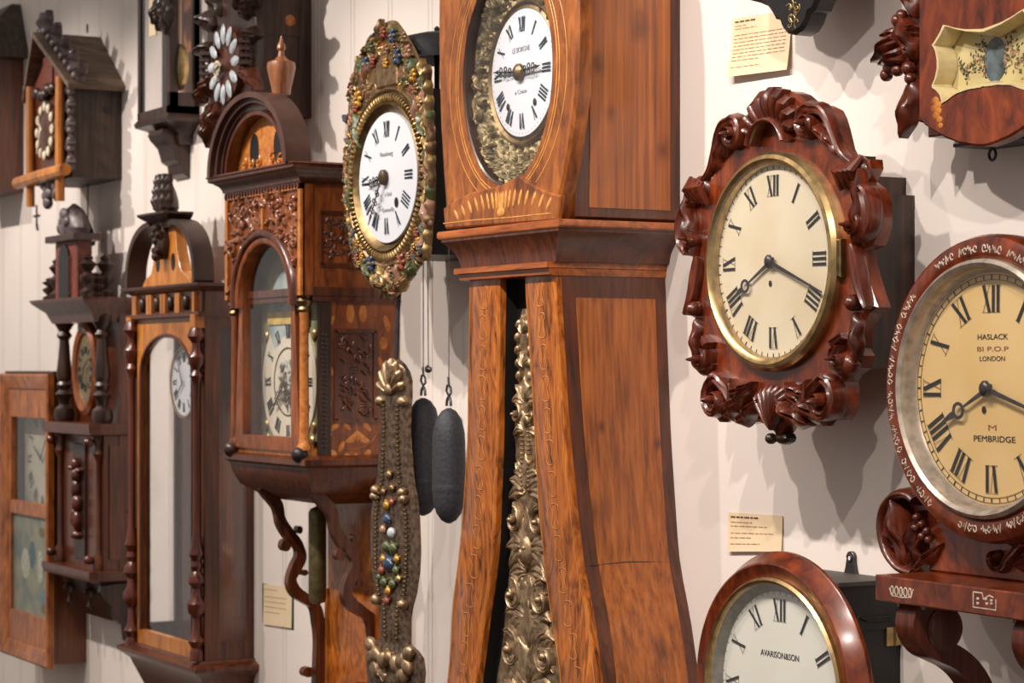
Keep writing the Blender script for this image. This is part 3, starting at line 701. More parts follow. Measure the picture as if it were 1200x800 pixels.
mb.tube([(p[0]+.007*math.cos(a), p[1]+.008*math.sin(a), .05) for a in [2*PI*i/14 for i in range(15)]], .0022, 6); mb.box(p[0]-.06, p[0]+.10, p[1]+.014, p[1]+.019, 0, .07); t.part('bottom_hook', mb, BLACK, label='small black iron eye under the case')

# ================================================================ N : dark pendant at the top edge
dn = .13
un = PU(929, dn)
t = Thing('black_wall_clock', 'black wall clock showing only its rounded pendant base with gilt tracery at the top edge', 'clock', un, PV(929, 0, dn))
ll = [P(x, y, dn) for x, y in ((876, 0), (888, 3), (897, 7), (902, 14), (906, 22), (911, 23), (914, 32), (920, 39), (929, 41))]
ll[-1] = (un, ll[-1][1]); top = P(876, -150, dn)[1]
lo = [(ll[0][0]-.03, top), (ll[0][0]-.03, ll[0][1]+.015)]+ll
mb = MB(); mb.prism(lo+[(2*un-u, v) for u, v in lo[::-1][1:]], dn-.035, dn, .006); t.part('pendant', mb, BLACK)
mb = MB(); v0 = ll[0][1]
mb.stack(un-.10, un+.10, .0, [(0, v0+.45), (0, v0-.035)], 0); mb = MB(); mb.box(un-.13, un+.13, v0+.13, v0+.50, 0, dn-.02, .004); t.part('case', mb, BLACK)
mb = MB(); random.seed(2); c = P(928, 14, dn)
for k in range(9):
    a = random.random()*6; x = c[0]+random.uniform(-.016, .016); y = c[1]+random.uniform(-.020, .022)
    mb.tube([(x+.010*math.cos(a+i*.8)*(i/6), y+.010*math.sin(a+i*.8)*(i/6), dn+.0006) for i in range(7)], .0011, 5, .5)
t.part('gilt_tracery', mb, GOLD)

# ================================================================ P : round turned mahogany clock at the lower edge
dp = .155
cu, cv = P(904, 811, dp); Rp = .154; Ro = .214
ubx = PU(1055, 0); dbx = .125; vtp = PV(1055, 680, 0)
t = Thing('round_drop_clock', 'round mahogany clock with silvery dial and black hinged box case, cut by the bottom edge', 'clock', cu, cv)
mb = MB(); hb = ubx-cu; mb.box(cu-hb, ubx, cv-.33, vtp-.004, 0, dbx-.008, .002); cs_ = t.part('case', mb, BLACK)
mb = MB(); mb.box(cu-hb-.003, ubx+.003, vtp-.004, vtp+.002, 0, dbx-.005, .001); t.part('case_top', mb, plain('grey_case_top', (70, 66, 62), .6), parent=cs_)  # top board in a lighter grey than the black case
mb = MB(); hd, hv = PS(1046, 745, ubx)
for k in (-1, 1): mb.box(ubx, ubx+.004, hv-.014, hv+.014, hd-.002+k*.009-.007, hd-.002+k*.009+.007, .0005)
mb.tube([(ubx+.004, hv-.014, hd-.002), (ubx+.004, hv+.014, hd-.002)], .0028, 8); t.part('hinge', mb, BRASS, parent=cs_, label='bright brass hinge on the side of the box')
mb = MB(); d1, v1 = PS(1043, 728, ubx); d2, v2 = PS(1003, 726, ubx)
mb.box(ubx, ubx+.003, v1-.010, v1+.010, d1, d2+.006, .001)
mb.tube([(ubx+.005, v1+.003, d1+.002), (ubx+.005, v1+.003, d2-.02), (ubx+.006, v1+.012, d2), (ubx+.006, v1-.006, d2+.006)], .002, 6); t.part('hook_latch', mb, BLACK, parent=cs_)
mb = MB(); hu, hv = P(997, 668, .0); hu = P(997, 668, .004)[0]
lug = [(hu-.020, vtp-.012), (hu-.012, vtp+.012), (hu-.009, vtp+.026)]+arc(hu, vtp+.026, .0105, PI, 0, 8)+[(hu+.009, vtp+.026), (hu+.012, vtp+.012), (hu+.020, vtp-.012)]
mb.prism(lug, .0, .006, .001); mb.tube([(hu+.0048*math.cos(a), vtp+.026+.0055*math.sin(a), .0065) for a in [2*PI*i/12 for i in range(13)]], .0018, 6); lgp = t.part('hanging_lug', mb, STEEL)
mb = MB(); mb.disc(hu, vtp+.026, .0035, .006, .0068, 12); t.part('lug_hole', mb, WALL, parent=lgp)
mb = MB(); mb.ring(cu, cv, [(Ro-.03, dp-.032), (Ro-.004, dp-.032), (Ro, dp-.028), (Ro, dp-.022), (Ro-.002, dp-.020), (Ro-.016, dp+.003), (Ro-.019, dp+.004), (Rp+.026, dp-.004), (Rp+.021, dp-.005), (Rp+.014, dp-.03)], 128); t.part('wooden_surround', mb, W_MAH)
mb = MB(); mb.ring(cu, cv, [(Rp+.021, dp-.006), (Rp+.021, dp+.002), (Rp+.017, dp+.006), (Rp+.013, dp+.003), (Rp+.011, dp-.004)], 128); t.part('bezel', mb, BRASS)
mb = MB(); mb.ring(cu, cv, [(Rp+.013, dp-.002), (Rp-.001, dp-.016)], 128); t.part('inner_ring', mb, plain('grey_brass_slope', (150, 144, 130), .45, metal=.3))
dd = dp-.017
mb = MB(); mb.disc(cu, cv, Rp+.003, dd-.004, dd, 96, dome=.002)
dl = t.part('dial', join(mb, numerals(cu, cv, dd+.0022, Rp*.70, Rp*.92, .0038, adv=.055), minute_ring(cu, cv, dd+.0008, Rp*.965, Rp*.995, .0007, circles=False)), [DIALG, INK, INKG])
tx = P(910, 767, dd)
text(t, 'AVARISON&SON', cu+.001, tx[1], dd+.0022, .0135, INK, wid=.098, name='maker_name', parent=dl)
t.part('hour_hand', hand(cu, cv, dd+.008, 205, Rp*.66, .004, loop=Rp*.45, tail=.01, lr=.011), STEEL)
t.part('minute_hand', hand(cu, cv, dd+.011, 130, Rp*.90, .0036, tail=.01), STEEL)
mb = MB(); mb.disc(cu, cv, Rp+.012, dp-.001, dp, 64); t.part('glass', mb, GLASS)

# ================================================================ paper labels
def card(name, label, pts, lines, curl=.006, mat=PAPER, g='paper captions on the wall'):
    (x0, y0), (x1, y1), (x2, y2), (x3, y3) = pts
    a, b, c, e = P(x0, y0, .002), P(x1, y1, .002), P(x2, y2, .002), P(x3, y3, .002)
    t = Thing(name, label, 'label', (a[0]+b[0])/2, (a[1]+e[1])/2)
    mb = MB(); n = 8; R = []
    B = lambda s, q: (a[0]*(1-s)*(1-q)+b[0]*s*(1-q)+c[0]*s*q+e[0]*(1-s)*q, a[1]*(1-s)*(1-q)+b[1]*s*(1-q)+c[1]*s*q+e[1]*(1-s)*q)
    H = lambda s, q: .0015+curl*q*q*(1-.3*s)
    for i in range(n+1):
        q = i/n; R.append([(*B(0, q), H(0, q)), (*B(.5, q), H(.5, q)), (*B(1, q), H(1, q)), (*B(1, q), H(1, q)+.0006), (*B(.5, q), H(.5, q)+.0006), (*B(0, q), H(0, q)+.0006)])
    mb.loft(R); p = t.part('paper', mb, mat)
    if lines:
        random.seed(len(lines)+int(x0)); mb = MB()
        for q, s1, wgt in lines:
            s = .05
            while s < s1:
                e_ = min(s1, s+random.uniform(.04, .12)); A = B(s, q); E_ = B(e_, q); d = H((s+e_)/2, q)+.0010
                mb.mat(1 if wgt > 1 else 0); quadline(mb, A[0], A[1], E_[0], E_[1], .0013*wgt, d); s = e_+.022
        t.part('printed_lines', mb, [plain('faint_brown_print', (186, 140, 100), .8), plain('dark_brown_print', (104, 70, 50), .8)], parent=p)
    return t
card('paper_label', 'cream paper caption card beside the black pendant clock at the top', ((858.5, 22), (927, 11), (927.5, 82), (858.5, 91)), [(.07, .40, 2)]+[(.14, .25, 1), (.19, .42, 1)]+[(.30+.062*i, .93 if i < 7 else .5, 1) for i in range(8)]+[(.85, .55, 1)], .014)
card('paper_label', 'cream paper caption card on the wall above the round mahogany clock at the bottom', ((853.5, 600), (917, 604), (917, 646), (854.5, 646)), [(.11, .56, 2), (.24, .45, 1), (.34, .72, 1), (.52, .85, 1), (.64, .45, 1), (.80, .6, 1)], .004)
# ================================================================ J : tall comtoise clock
BE = [(779, 309), (786, 507), (796, 657), (809, 722), (820, 800)]
UB = [(P(x, y, 0)[1], P(x, y, 0)[0]) for x, y in BE]
vlow = UB[-1][0]
UB += [(vlow-.16, UB[-1][1]+.022), (vlow-.34, UB[-1][1]+.012), (vlow-.60, UB[-1][1]-.05), (vlow-.80, UB[-1][1]-.06), (.0, UB[-1][1]-.06)]
FD = []
for x, y in [(651, 333), (659, 475), (670, 592), (685, 696), (700, 800)]:
    d = .23
    for _ in range(20): d = DS(x, ip(UB, P(x, y, d)[1]))
    FD.append((P(x, y, d)[1], d))
v0 = FD[-1][0]; FD += [(v0-.16, FD[-1][1]+.012), (v0-.34, FD[-1][1]+.008), (v0-.6, FD[-1][1]-.03), (0, FD[-1][1]-.03)]
def fr(lst):
    o = []
    for x, y in lst:
        d = .23
        for _ in range(10): d = ip(FD, P(x, y, d)[1])
        o.append((P(x, y, d)[1], P(x, y, d)[0]))
    return o
LU = fr([(549, 337), (547, 507), (540, 618), (529, 703), (523, 800)]); IL = fr([(586, 335), (584, 507), (579, 644), (568, 722), (558, 800)]); IR = fr([(614, 335), (623, 475), (630, 605), (640, 696), (656, 800)])
RU = [(v, ip(UB, v)) for v, _ in UB]
umid = (LU[0][1]+ip(UB, 1.7))/2
for tab, sg in ((LU, -1), ):
    b = tab[-1]; tab += [(b[0]-.16, b[1]-.022), (b[0]-.34, b[1]-.012), (b[0]-.6, b[1]+.05), (b[0]-.8, b[1]+.06), (0, b[1]+.06)]
IL += [(IL[-1][0]-.14, IL[-1][1]-.005), (0, IL[-1][1]-.0)]; IR += [(IR[-1][0]-.14, IR[-1][1]+.005), (0, IR[-1][1])]
vts = PV(651, 322, .235)
t = Thing('tall_case_clock', 'tall walnut long case clock with oval glazed hood and curved waist showing a brass pendulum', 'clock', umid, 0)
vs = [vts-(vts-.10)*i/44 for i in range(45)]
sm = lambda tab, v: (ip(tab, v-.03)+ip(tab, v-.015)+ip(tab, v)+ip(tab, v+.015)+ip(tab, v+.03))/5
def sec(v):
    d = sm(FD, v); a, b, i, j = sm(LU, v), sm(UB, v), sm(IL, v), sm(IR, v); k = d-.040
    return [(a, v, 0), (a, v, d-.012), (i-.004, v, d-.012), (i-.004, v, k), (j+.004, v, k), (j+.004, v, d-.012), (b, v, d-.012), (b, v, 0)]
mb = MB(); mb.loft([sec(v) for v in vs]); tr = t.part('trunk', mb, W_WALD)
for nm, A, B_ in (('pilaster', lambda v: sm(LU, v), lambda v: sm(IL, v)), ('pilaster', lambda v: sm(IR, v), lambda v: sm(UB, v))):
    mb = MB(); mb.loft([[(A(v), v, sm(FD, v)-.013), (A(v)+.001, v, sm(FD, v)-.002), (A(v)+.004, v, sm(FD, v)), (B_(v)-.004, v, sm(FD, v)), (B_(v)-.001, v, sm(FD, v)-.002), (B_(v), v, sm(FD, v)-.013)] for v in vs])
    pl = t.part(nm, mb, W_BURR)
    l1 = MB()
    for o in (.007,):
        for X, sg in ((A, 1), (B_, -1)): l1.loft([[(X(v)+sg*o-.0006, v, sm(FD, v)-.0002), (X(v)+sg*o+.0006, v, sm(FD, v)-.0002), (X(v)+sg*o+.0006, v, sm(FD, v)+.0004), (X(v)+sg*o-.0006, v, sm(FD, v)+.0004)] for v in vs[1:-2]])
    w_ = B_(1.7)-A(1.7)
    for vv in [vts-.03-.055*i for i in range(14)]:      # incised lozenge scrolls
        c = (A(vv)+B_(vv))/2; d = sm(FD, vv)+.0003; r = (B_(vv)-A(vv))*.24
        l1.tube([(c+r*math.sin(a)*(.6+.4*math.cos(a*2)), vv+.022*math.cos(a), sm(FD, vv+.022*math.cos(a))+.0006) for a in [2*PI*i/16 for i in range(17)]], .0009, 4, .5)
    t.part('line_inlay', l1, wood('pale_string', (178, 112, 52), (204, 136, 70), (220, 156, 90)) if 'pale_string' not in MATS else MATS['pale_string'], parent=pl)
mb = MB()
vp = [v for v in vs if v < PV(700, 303, .15)-.0]
mb.loft([[(sm(UB, v)-.002, v, .022), (sm(UB, v)+.0022, v, .024), (sm(UB, v)+.0022, v, sm(FD, v)-.040), (sm(UB, v)-.002, v, sm(FD, v)-.038)] for v in vp[1:]]); t.part('side_panel', mb, W_WAL)
mb = MB(); j0 = PV(740, 660, .1)
mb.loft([[(sm(UB, j0)+.0018, j0-.0012, .03), (sm(UB, j0)+.0026, j0, .03), (sm(UB, j0)+.0018, j0+.0012, .03)], [(sm(UB, j0)+.0018, j0+.002, .11), (sm(UB, j0)+.0026, j0+.003, .11), (sm(UB, j0)+.0018, j0+.0044, .11)], [(sm(UB, j0)+.0018, j0-.0012, .185), (sm(UB, j0)+.0026, j0, .185), (sm(UB, j0)+.0018, j0+.0012, .185)]]); t.part('joint_line', mb, W_DK, label='dark crack line across the side panel')
# plinth
mb = MB(); e = UB[-1][1]; l_ = LU[-1][1]
mb.stack(l_, e, FD[-1][1]-.012, [(.04, 0), (.04, .09), (.03, .10), (.012, .115), (.0, .12)]); t.part('plinth', mb, W_FRNT)
# embossed pendulum
up = lambda v: (sm(IL, v)+sm(IR, v))/2+.004
hw = [(PV(610, 362, .2), .014), (PV(610, 400, .2), .040), (PV(610, 447, .2), .034), (PV(610, 512, .2), .060), (PV(610, 560, .2), .046), (PV(610, 610, .2), .080), (PV(610, 665, .2), .084), (PV(610, 742, .2), .106), (PV(610, 800, .2), .130), (PV(610, 860, .2), .13), (PV(610, 930, .2), .10), (PV(610, 950, .2), .05)]
vtop_ = hw[0][0]; vbt = hw[-1][0]
R = []; N1, N2 = 150, 26
for i in range(N1+1):
    v = vtop_+(vbt-vtop_)*i/N1; h = ip(hw, v); d = sm(FD, v)-.030; c = up(v); r = []
    for j in range(N2+1):
        x = -1+2*j/N2; e = math.sqrt(max(0, 1-x*x)); u = c+x*h
        nz = noise.ridged_multi_fractal(Vector((abs(x)*h*26, v*20, 3.1)), .9, 2.1, 3, .9, 2.0)
        r.append((u, v, d+.010*e+.007*e*(nz-.9)))
    r += [(c+h*.9, v, d-.004), (c-h*.9, v, d-.004)]
    R.append(r)
mb = MB(); mb.loft(R); pn = t.part('pendulum', mb, PEW)
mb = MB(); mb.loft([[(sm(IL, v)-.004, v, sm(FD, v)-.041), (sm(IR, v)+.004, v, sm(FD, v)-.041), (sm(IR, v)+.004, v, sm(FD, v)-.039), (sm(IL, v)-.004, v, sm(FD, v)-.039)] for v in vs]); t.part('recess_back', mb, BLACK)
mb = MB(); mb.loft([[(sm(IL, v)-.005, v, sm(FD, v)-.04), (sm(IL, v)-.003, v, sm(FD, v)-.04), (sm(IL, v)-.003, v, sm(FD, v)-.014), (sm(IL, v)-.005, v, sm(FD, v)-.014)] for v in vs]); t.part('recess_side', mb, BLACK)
def pl(fn): return fn
orn = MB()
def oc(v): return up(v), sm(FD, v)-.019
def yv(y): return PV(610, y, .2)
for y, n, L, W_, sp in ((392, 3, .04, .007, .5), (430, 4, .035, .008, .7), (470, 5, .05, .012, 1.7), (500, 6, .045, .010, 2.4), (560, 5, .05, .012, 1.2), (575, 7, .07, .015, 2.2), (640, 9, .085, .016, 2.9), (665, 7, .07, .015, 4.0), (720, 8, .09, .018, 3.0), (760, 7, .11, .02, 2.4), (800, 8, .10, .02, 3.4), (850, 6, .1, .02, 3)):
    v = yv(y); c, d = oc(v)
    for k in range(n):
        a = PI/2+(k/(n-1)-.5)*sp if n > 1 else PI/2
        orn.leaf(c+.010*math.cos(a), v-.01+.01*math.sin(a), a, L*(.9-.15*abs(k/(n-1)-.5)), W_*1.15, d-.004, .009, lobes=1, curl=(k/(n-1)-.5)*2.6, ns=12, nt=8)
for y, r in ((485, .016), (610, .024), (700, .03), (765, .035), (830, .035)):
    v = yv(y); c, d = oc(v); h = ip(hw, v)
    for s in (-1, 1): orn.scroll(c+s*h*.55, v, r, 1.1, PI/2, d-.004, r*.3, .012, hand=s)
for i in range(14):
    v = yv(505)-.008*i; c, d = oc(v)
    for x in (-.012, .012): orn.ell(c+x, v, d+.002, .0035, .003, .004, n=6, k=4)
for y in (380, 395, 410, 425, 440):
    v = yv(y); c, d = oc(v)
    for s in (-1, 1): orn.ell(c+s*ip(hw, v)*.6, v, d-.002, .006, .010, .008, rot=s*.3)
v = yv(645); c, d = oc(v); orn.ell(c, v, d+.002, .022, .028, .014); orn.ell(c-.008, v+.006, d+.013, .005, .004, .004); orn.ell(c+.008, v+.006, d+.013, .005, .004, .004); orn.ell(c, v-.004, d+.014, .004, .008, .005)
t.part('embossed_ornament', orn, PEW, parent=pn)
# ledge between hood and trunk
uR = P(802, 265, 0)[0]; dl_ = DS(655, uR); uLd = PU(512, dl_)
vA, vB = PV(655, 256, dl_), PV(655, 265, dl_); vC = PV(652, 305, .25); vD = vts
def crs(ol, orr, of, v): return [(LU[0][1]-ol, v, 0), (ip(UB, vts)+orr, v, 0), (ip(UB, vts)+orr, v, FD[0][1]+of), (LU[0][1]-ol, v, FD[0][1]+of)]
OL = LU[0][1]-uLd; OR = uR-ip(UB, vts); OF = dl_-FD[0][1]
mb = MB(); mb.loft([crs(OL*q, OR*q, OF*q, v) for q, v in ((.93, vB-.001), (1, vB+.002), (1.0, vA-.003), (.97, vA))]); t.part('hood_ledge', mb, W_HORI)
mb = MB(); hC = vB-vC; mb.loft([crs(OL*q, OR*q, OF*q, vC+hC*y) for q, y in ((.22, 0), (.24, .10), (.30, .28), (.42, .48), (.60, .68), (.80, .84), (.86, .88), (.86, 1.0))]); t.part('cove_moulding', mb, W_WALD)  # dark walnut here puts the shade under the ledge into the colour
mb = MB(); mb.loft([crs(.004, .002, .004, vD), crs(.012, .003, .012, vD+.002), crs(.014, .004, .014, vD+.012), crs(.010, .003, .010, vD+.016), crs(.008, .002, .008, vC-.012), crs(.020, .006, .020, vC-.010), crs(.020, .006, .020, vC)]); t.part('neck_moulding', mb, W_HORI)
# hood
dh = .214; uhR = PU(797, 0); uhL = PU(517, .24)+.012; vT = 2.44
mb = MB()
ci = (PU(594.5, .24), PV(600, 86, .24)); ax = (PU(646, .24)-PU(541, .24))/2; ay = ci[1]-PV(584, 219, .24)
inner = [(ci[0]+ax*math.cos(a), ci[1]+ay*math.sin(a)) for a in [2*PI*i/120 for i in range(120)]]
hoodrect = [(uhL, vA), (uhR, vA), (uhR, vT), (uhL, vT)]
a_, b_ = radial(hoodrect, ci, 160), radial([(ci[0]+(x-ci[0])*1.03, ci[1]+(y-ci[1])*1.02) for x, y in inner], ci, 160)
mb.loft([[(u, v, d) for u, v in r] for r, d in ((a_, 0), (a_, dh), (b_, dh), (b_, 0), (a_, 0))], cap=False); hood = t.part('hood', mb, W_WALD)
mb = MB(); mb.box(uhL+.02, uhR-.02, vA+.01, vT-.02, .02, .05); t.part('hood_back', mb, W_DK)
mb = MB(); mb.box(uhR-.001, uhR+.002, vA+.022, vT-.03, .022, dh-.028, .001); t.part('hood_side_panel', mb, W_WAL)
mb = MB(); mb.stack(uhL, uhR, dh, [(0, vT), (.012, vT+.004), (.02, vT+.02), (.045, vT+.04), (.05, vT+.055)]); t.part('hood_cornice', mb, W_FRNT)
dd = .243
lp = [(514, -40), (513.5, 30), (514, 90), (516, 150), (519, 200), (522, 243), (523, 268)]; rp = [(651, 257), (655, 232), (661, 205), (668, 165), (675, 110), (677, 60), (677, -40)]
ol = [P(x, y, dd) for x, y in lp]; orr = [P(x, y, dd) for x, y in rp]
outl = ol+orr+[(orr[-1][0]-.01, orr[-1][1]+.09), (ci[0]+.10, vT-.03), (ci[0], vT-.01), (ci[0]-.10, vT-.03), (ol[0][0]+.01, ol[0][1]+.09)]
mb = MB(); holed(mb, outl, inner, ci, dh, dd, 200, .005); dr = t.part('hood_door', mb, W_FRNT)
mb = MB()
for k, w_ in ((1.10, .0011), (1.15, .0011), (1.30, .0009)):
    pts = [(ci[0]+(x-ci[0])*(1+(k-1)*1.0), ci[1]+(y-ci[1])*(1+(k-1)*.55), dd+.0002) for x, y in inner]
    pts = [p for p in pts if p[1] > P(600, 218, dd)[1] or k < 1.2 and p[1] > P(600, 228, dd)[1]]
    pts = sorted(pts, key=lambda p: math.atan2(p[0]-ci[0], -(p[1]-ci[1]))); seg = [p for p in pts]
    gap = [i for i in range(1, len(seg)) if math.dist(seg[i], seg[i-1]) > .05]; cut = [0]+gap+[len(seg)]
    for a, b in zip(cut, cut[1:]):
        if b-a > 3: mb.tube(seg[a:b], w_, 5, .5)
t.part('string_inlay', mb, W_LINE, parent=dr)
mb = MB(); mb.sweep([(ci[0]+(x-ci[0])*.995, ci[1]+(y-ci[1])*.998) for x, y in inner], [(0, dd-.002), (0, dh-.004), (-.003, dh-.004), (-.003, dd-.004)]); t.part('door_lip', mb, W_DK, parent=dr)
pp = [P(x, y, dd+.008) for x, y in ((521, 268), (519, 244), (535, 233), (552, 225), (570, 221), (586, 217), (598, 210), (607, 205), (616, 212), (628, 219), (642, 225), (656, 229), (655, 240), (652, 258))]
mb = MB(); mb.prism(pp, dd-.002, dd+.008, .003); pd = t.part('pediment_block', mb, W_FRNT)
mb = MB(); fc = P(587, 252, dd+.008)
for k in range(19):
    q = (k-9)/9; a = PI/2-q*1.16; L = .034-.010*abs(q); r = .020+.150*abs(q)**1.1
    mb.ell(fc[0]+math.cos(a)*(r+L*.5), fc[1]-.004+math.sin(a)*(r*.30+L*.62)-.012*abs(q), dd+.0082, L*.55, .0042, .0012, rot=PI/2+(a-PI/2)*.62, n=8, k=4)
mb.ell(fc[0], fc[1]+.006, dd+.0082, .014, .008, .0012)
mb.tube([(P(x, y, dd)[0], P(x, y, dd)[1], dd+.0082) for x, y in ((524, 262), (560, 258), (600, 255), (650, 250))], .0012, 5, .5)
t.part('fan_inlay', mb, W_LINE, parent=pd)
mb = MB(); mb.disc(ci[0], ci[1], ax-.002, dd-.012, dd-.011, 64, ay=ay/ax); t.part('door_glass', mb, GLASS, parent=dr)
# dial and embossed surround
dq = .208; cd = P(611, 85, dq); Rd = .5*(PV(611, 9.5, dq)-PV(611, 159, dq))
ROUT = 1.02; R = []; NA, NR = 300, 36
for i in range(NR+1):
    q = i/NR; r = []
    for j in range(NA):
        a = 2*PI*j/NA; co, si = math.cos(a), math.sin(a)
        ro = 1/math.sqrt((co/(ax-.004))**2+(si/(ay-.006))**2); ri = Rd*1.10; rr = ri+(max(ro, ri+.01)-ri)*q
        u, v = cd[0]+rr*co, cd[1]+rr*si
        w1 = noise.noise(Vector((u*18, v*18, 5)))*.5
        nz = noise.ridged_multi_fractal(Vector((u*44+w1, v*44-w1, 1.7)), .8, 2.2, 3, .9, 2.0)
        r.append((u, v, min(dd-.014, dq-.010+.010*(nz-.9)+.030*q*q)))
    R.append(r)
mb = MB(); mb.loft(R, cap=False); es = t.part('embossed_surround', mb, EMB)
mb = MB(); random.seed(12)
for k in range(230):
    a = 2*PI*k/230+random.uniform(-.05, .05); co, si = math.cos(a), math.sin(a); ro = 1/math.sqrt((co/ax)**2+(si/ay)**2)
    q = random.random(); rr = Rd*1.28+(ro*.96-Rd*1.28)*q
    if ro < Rd*1.34: continue
    mb.leaf(cd[0]+rr*co, cd[1]+rr*si, a+random.choice((-1, 1))*random.uniform(.9, 2.0), random.uniform(.018, .038), random.uniform(.004, .007), min(dd-.022, dq-.008+.028*q*q), .007, lobes=2, curl=random.uniform(-2.4, 2.4), ns=9, nt=6)
t.part('embossed_leaf_work', mb, EMB, parent=es)
mb = MB(); mb.ring(cd[0], cd[1], [(Rd*1.17, dq-.028), (Rd*1.15, dq-.006), (Rd*1.11, dq-.002), (Rd*1.06, dq-.006), (Rd*1.01, dq-.004), (Rd*.99, dq-.01)], 96); t.part('dial_ring', mb, BRASSD)
mb = MB(); mb.disc(cd[0], cd[1], Rd, dq-.010, dq-.003, 96, dome=.004)
dz = dq+.0012
tick = MB()
for i in range(60):
    a = 2*PI*i/60; tick.ell(cd[0]+Rd*.95*math.sin(a), cd[1]+Rd*.95*math.cos(a), dq-.0022, .0012, .0012, .0004, n=5, k=3)
hol = MB()
for s, y in ((-1, 0), (1, 0)):
    hol.ell(cd[0]+s*Rd*.42, cd[1]-Rd*.50, dq+.0008, Rd*.05, Rd*.06, .001)
dl = t.part('dial', join(mb, numerals(cd[0], cd[1], dq-.0003, Rd*.64, Rd*.88, .0038, adv=.055, thin=.2, serif=0), tick, hol), [ENAM, INKB, INKG, INK])
text(t, 'LE BORGNE', cd[0], cd[1]+Rd*.36, dz, .0135, INKG, wid=.062, name='maker_name', parent=dl)
text(t, 'a Craon', cd[0], cd[1]-Rd*.30, dz, .011, INKG, wid=.042, name='maker_town', parent=dl)
t.part('hour_hand', hand(cd[0], cd[1], dq+.006, 276, Rd*.80, .0026, ornate=True), STEEL)
t.part('minute_hand', hand(cd[0], cd[1], dq+.009, 88, Rd*.72, .0026, ornate=True), STEEL)
mb = MB(); mb.ring(cd[0], cd[1], [(.016, dq+.004), (.015, dq+.009), (.010, dq+.013), (.004, dq+.015), (0, dq+.0155)], 20); t.part('hand_boss', mb, BRASSD)

# ================================================================ I : embossed brass comtoise with pendulum
di = .2; cu, cv = P(452, 208, di); Ri = .5*(PV(452, 131, di)-PV(452, 283.5, di)); dfr = .187
t = Thing('embossed_wall_clock', 'oval embossed brass wall clock with coloured flowers, white enamel dial and long flowered pendulum', 'clock', cu, cv)
lf = [(458, 24), (450, 27), (442, 35), (431, 43), (427, 54), (421, 64), (415, 75), (413, 88), (409, 98), (407, 140), (406.5, 190), (407, 240), (409, 270), (411, 298), (415, 312), (422, 319), (430, 330), (441, 339), (452, 348), (458, 349)]
lo = [P(x, y, dfr) for x, y in lf]; lo[0] = (cu, lo[0][1]); lo[-1] = (cu, lo[-1][1])
rt_ = [P(x, y, dfr-.005) for x, y in ((466, 28), (473, 38), (480, 49), (487, 63), (494, 84), (502, 117), (506, 160), (508, 200), (508, 240), (506, 258), (502, 285), (496, 303), (490, 313), (483, 323), (474, 335), (465, 345))]
outl = smooth(lo+rt_[::-1], 3, closed=True)
NA = 200; ro = radial(outl, (cu, cv), NA); R = []
for i in range(23):
    q = i/22; r = []
    for j in range(NA):
        rr = math.hypot(ro[j][0]-cu, ro[j][1]-cv); a = 2*PI*j/NA; r_ = Ri*.98+(rr-Ri*.98)*q
        u, v = cu+r_*math.cos(a), cv+r_*math.sin(a); us = cu+abs(u-cu)
        nz = noise.ridged_multi_fractal(Vector((us*28, v*28, 2.2)), .9, 2.2, 3, .9, 2.0)
        dome = math.sin(PI*(.02+.96*q)); r.append((u, v, dfr-.002+.010*dome+(.005*(nz-.9) if .30 < q < .97 else 0)))
    R.append(r)
rim = R[-1]; R.append([(u, v, dfr-.010) for u, v, d in rim]); R.append([(cu+(u-cu)*.97, cv+(v-cv)*.97, dfr-.013) for u, v, d in rim])
mb = MB(); mb.loft(R, cap=False); fm = t.part('embossed_frame', mb, EMB2)
mb = MB(); mb.ring(cu, cv, [(Ri*.99, di-.012), (Ri*1.02, di-.010), (Ri*1.10, di-.002), (Ri*1.13, di+.003), (Ri*1.16, di-.001)], 80); t.part('dial_ring', mb, BRASSD)
mb = MB(); n = 92
for k in range(n):
    a = 2*PI*k/n; mb.ell(cu+Ri*1.225*math.sin(a), cv+Ri*1.225*math.cos(a), di+.001, .0032, .0100, .006, rot=-a, n=6, k=5)

for k in range(26):
    y = 90+k*8.6; m2 = MB(); u, v = P(499+5*math.sin(PI*k/25), y, dfr+.004); m2.leaf(u, v, PI/2+(-1)**k*.9, .040, .009, dfr+.004, .012, lobes=2, curl=(-1)**k*-1.2, ns=9, nt=6); t.part('rim_leaf', m2, [GOLD, EMB2, GREEN, GOLD, PINK][k % 5], parent=fm)
t.part('gadroon_ring', mb, GOLD, parent=fm)
mb = MB(); mb.ring(cu, cv, [(Ri*1.31, di-.012), (Ri*1.33, di-.002), (Ri*1.36, di+.001), (Ri*1.39, di-.004), (Ri*1.40, di-.014)], 80); t.part('outer_ring', mb, EMB2, parent=fm)
mb = MB(); ap = [(cu-.045, cv+Ri*1.40), (cu+.045, cv+Ri*1.40), (cu+.043, cv+Ri*1.78), (cu+.02, cv+Ri*1.86), (cu-.02, cv+Ri*1.86), (cu-.043, cv+Ri*1.78)]; mb.prism(ap, di-.02, di-.002, .003); t.part('plain_cartouche', mb, EMB2, parent=fm)
COL = [BLUE, REDD, ORNG, GREEN, PINK, GOLD, EMB2]
def flower(x, y, r, m, d=di+.001, pet=6):
    r *= .66
    u, v = P(x, y, di); f = MB()
    for k in range(pet):
        a = 2*PI*k/pet; f.ell(u+r*.62*math.cos(a), v+r*.62*math.sin(a), d, r*.48, r*.30, r*.34, rot=a, n=8, k=5)
    f.mat(1); f.ell(u, v, d+r*.2, r*.28, r*.28, r*.3, n=8, k=5); o = t.part('flower', f, [m, GOLD], parent=fm)
def lfs(x, y, an, L, W_, m):
    u, v = P(x, y, di); f = MB(); f.leaf(u, v, an, L, W_, di-.007, .014, lobes=2, curl=.5); t.part('leaf', f, m, parent=fm)
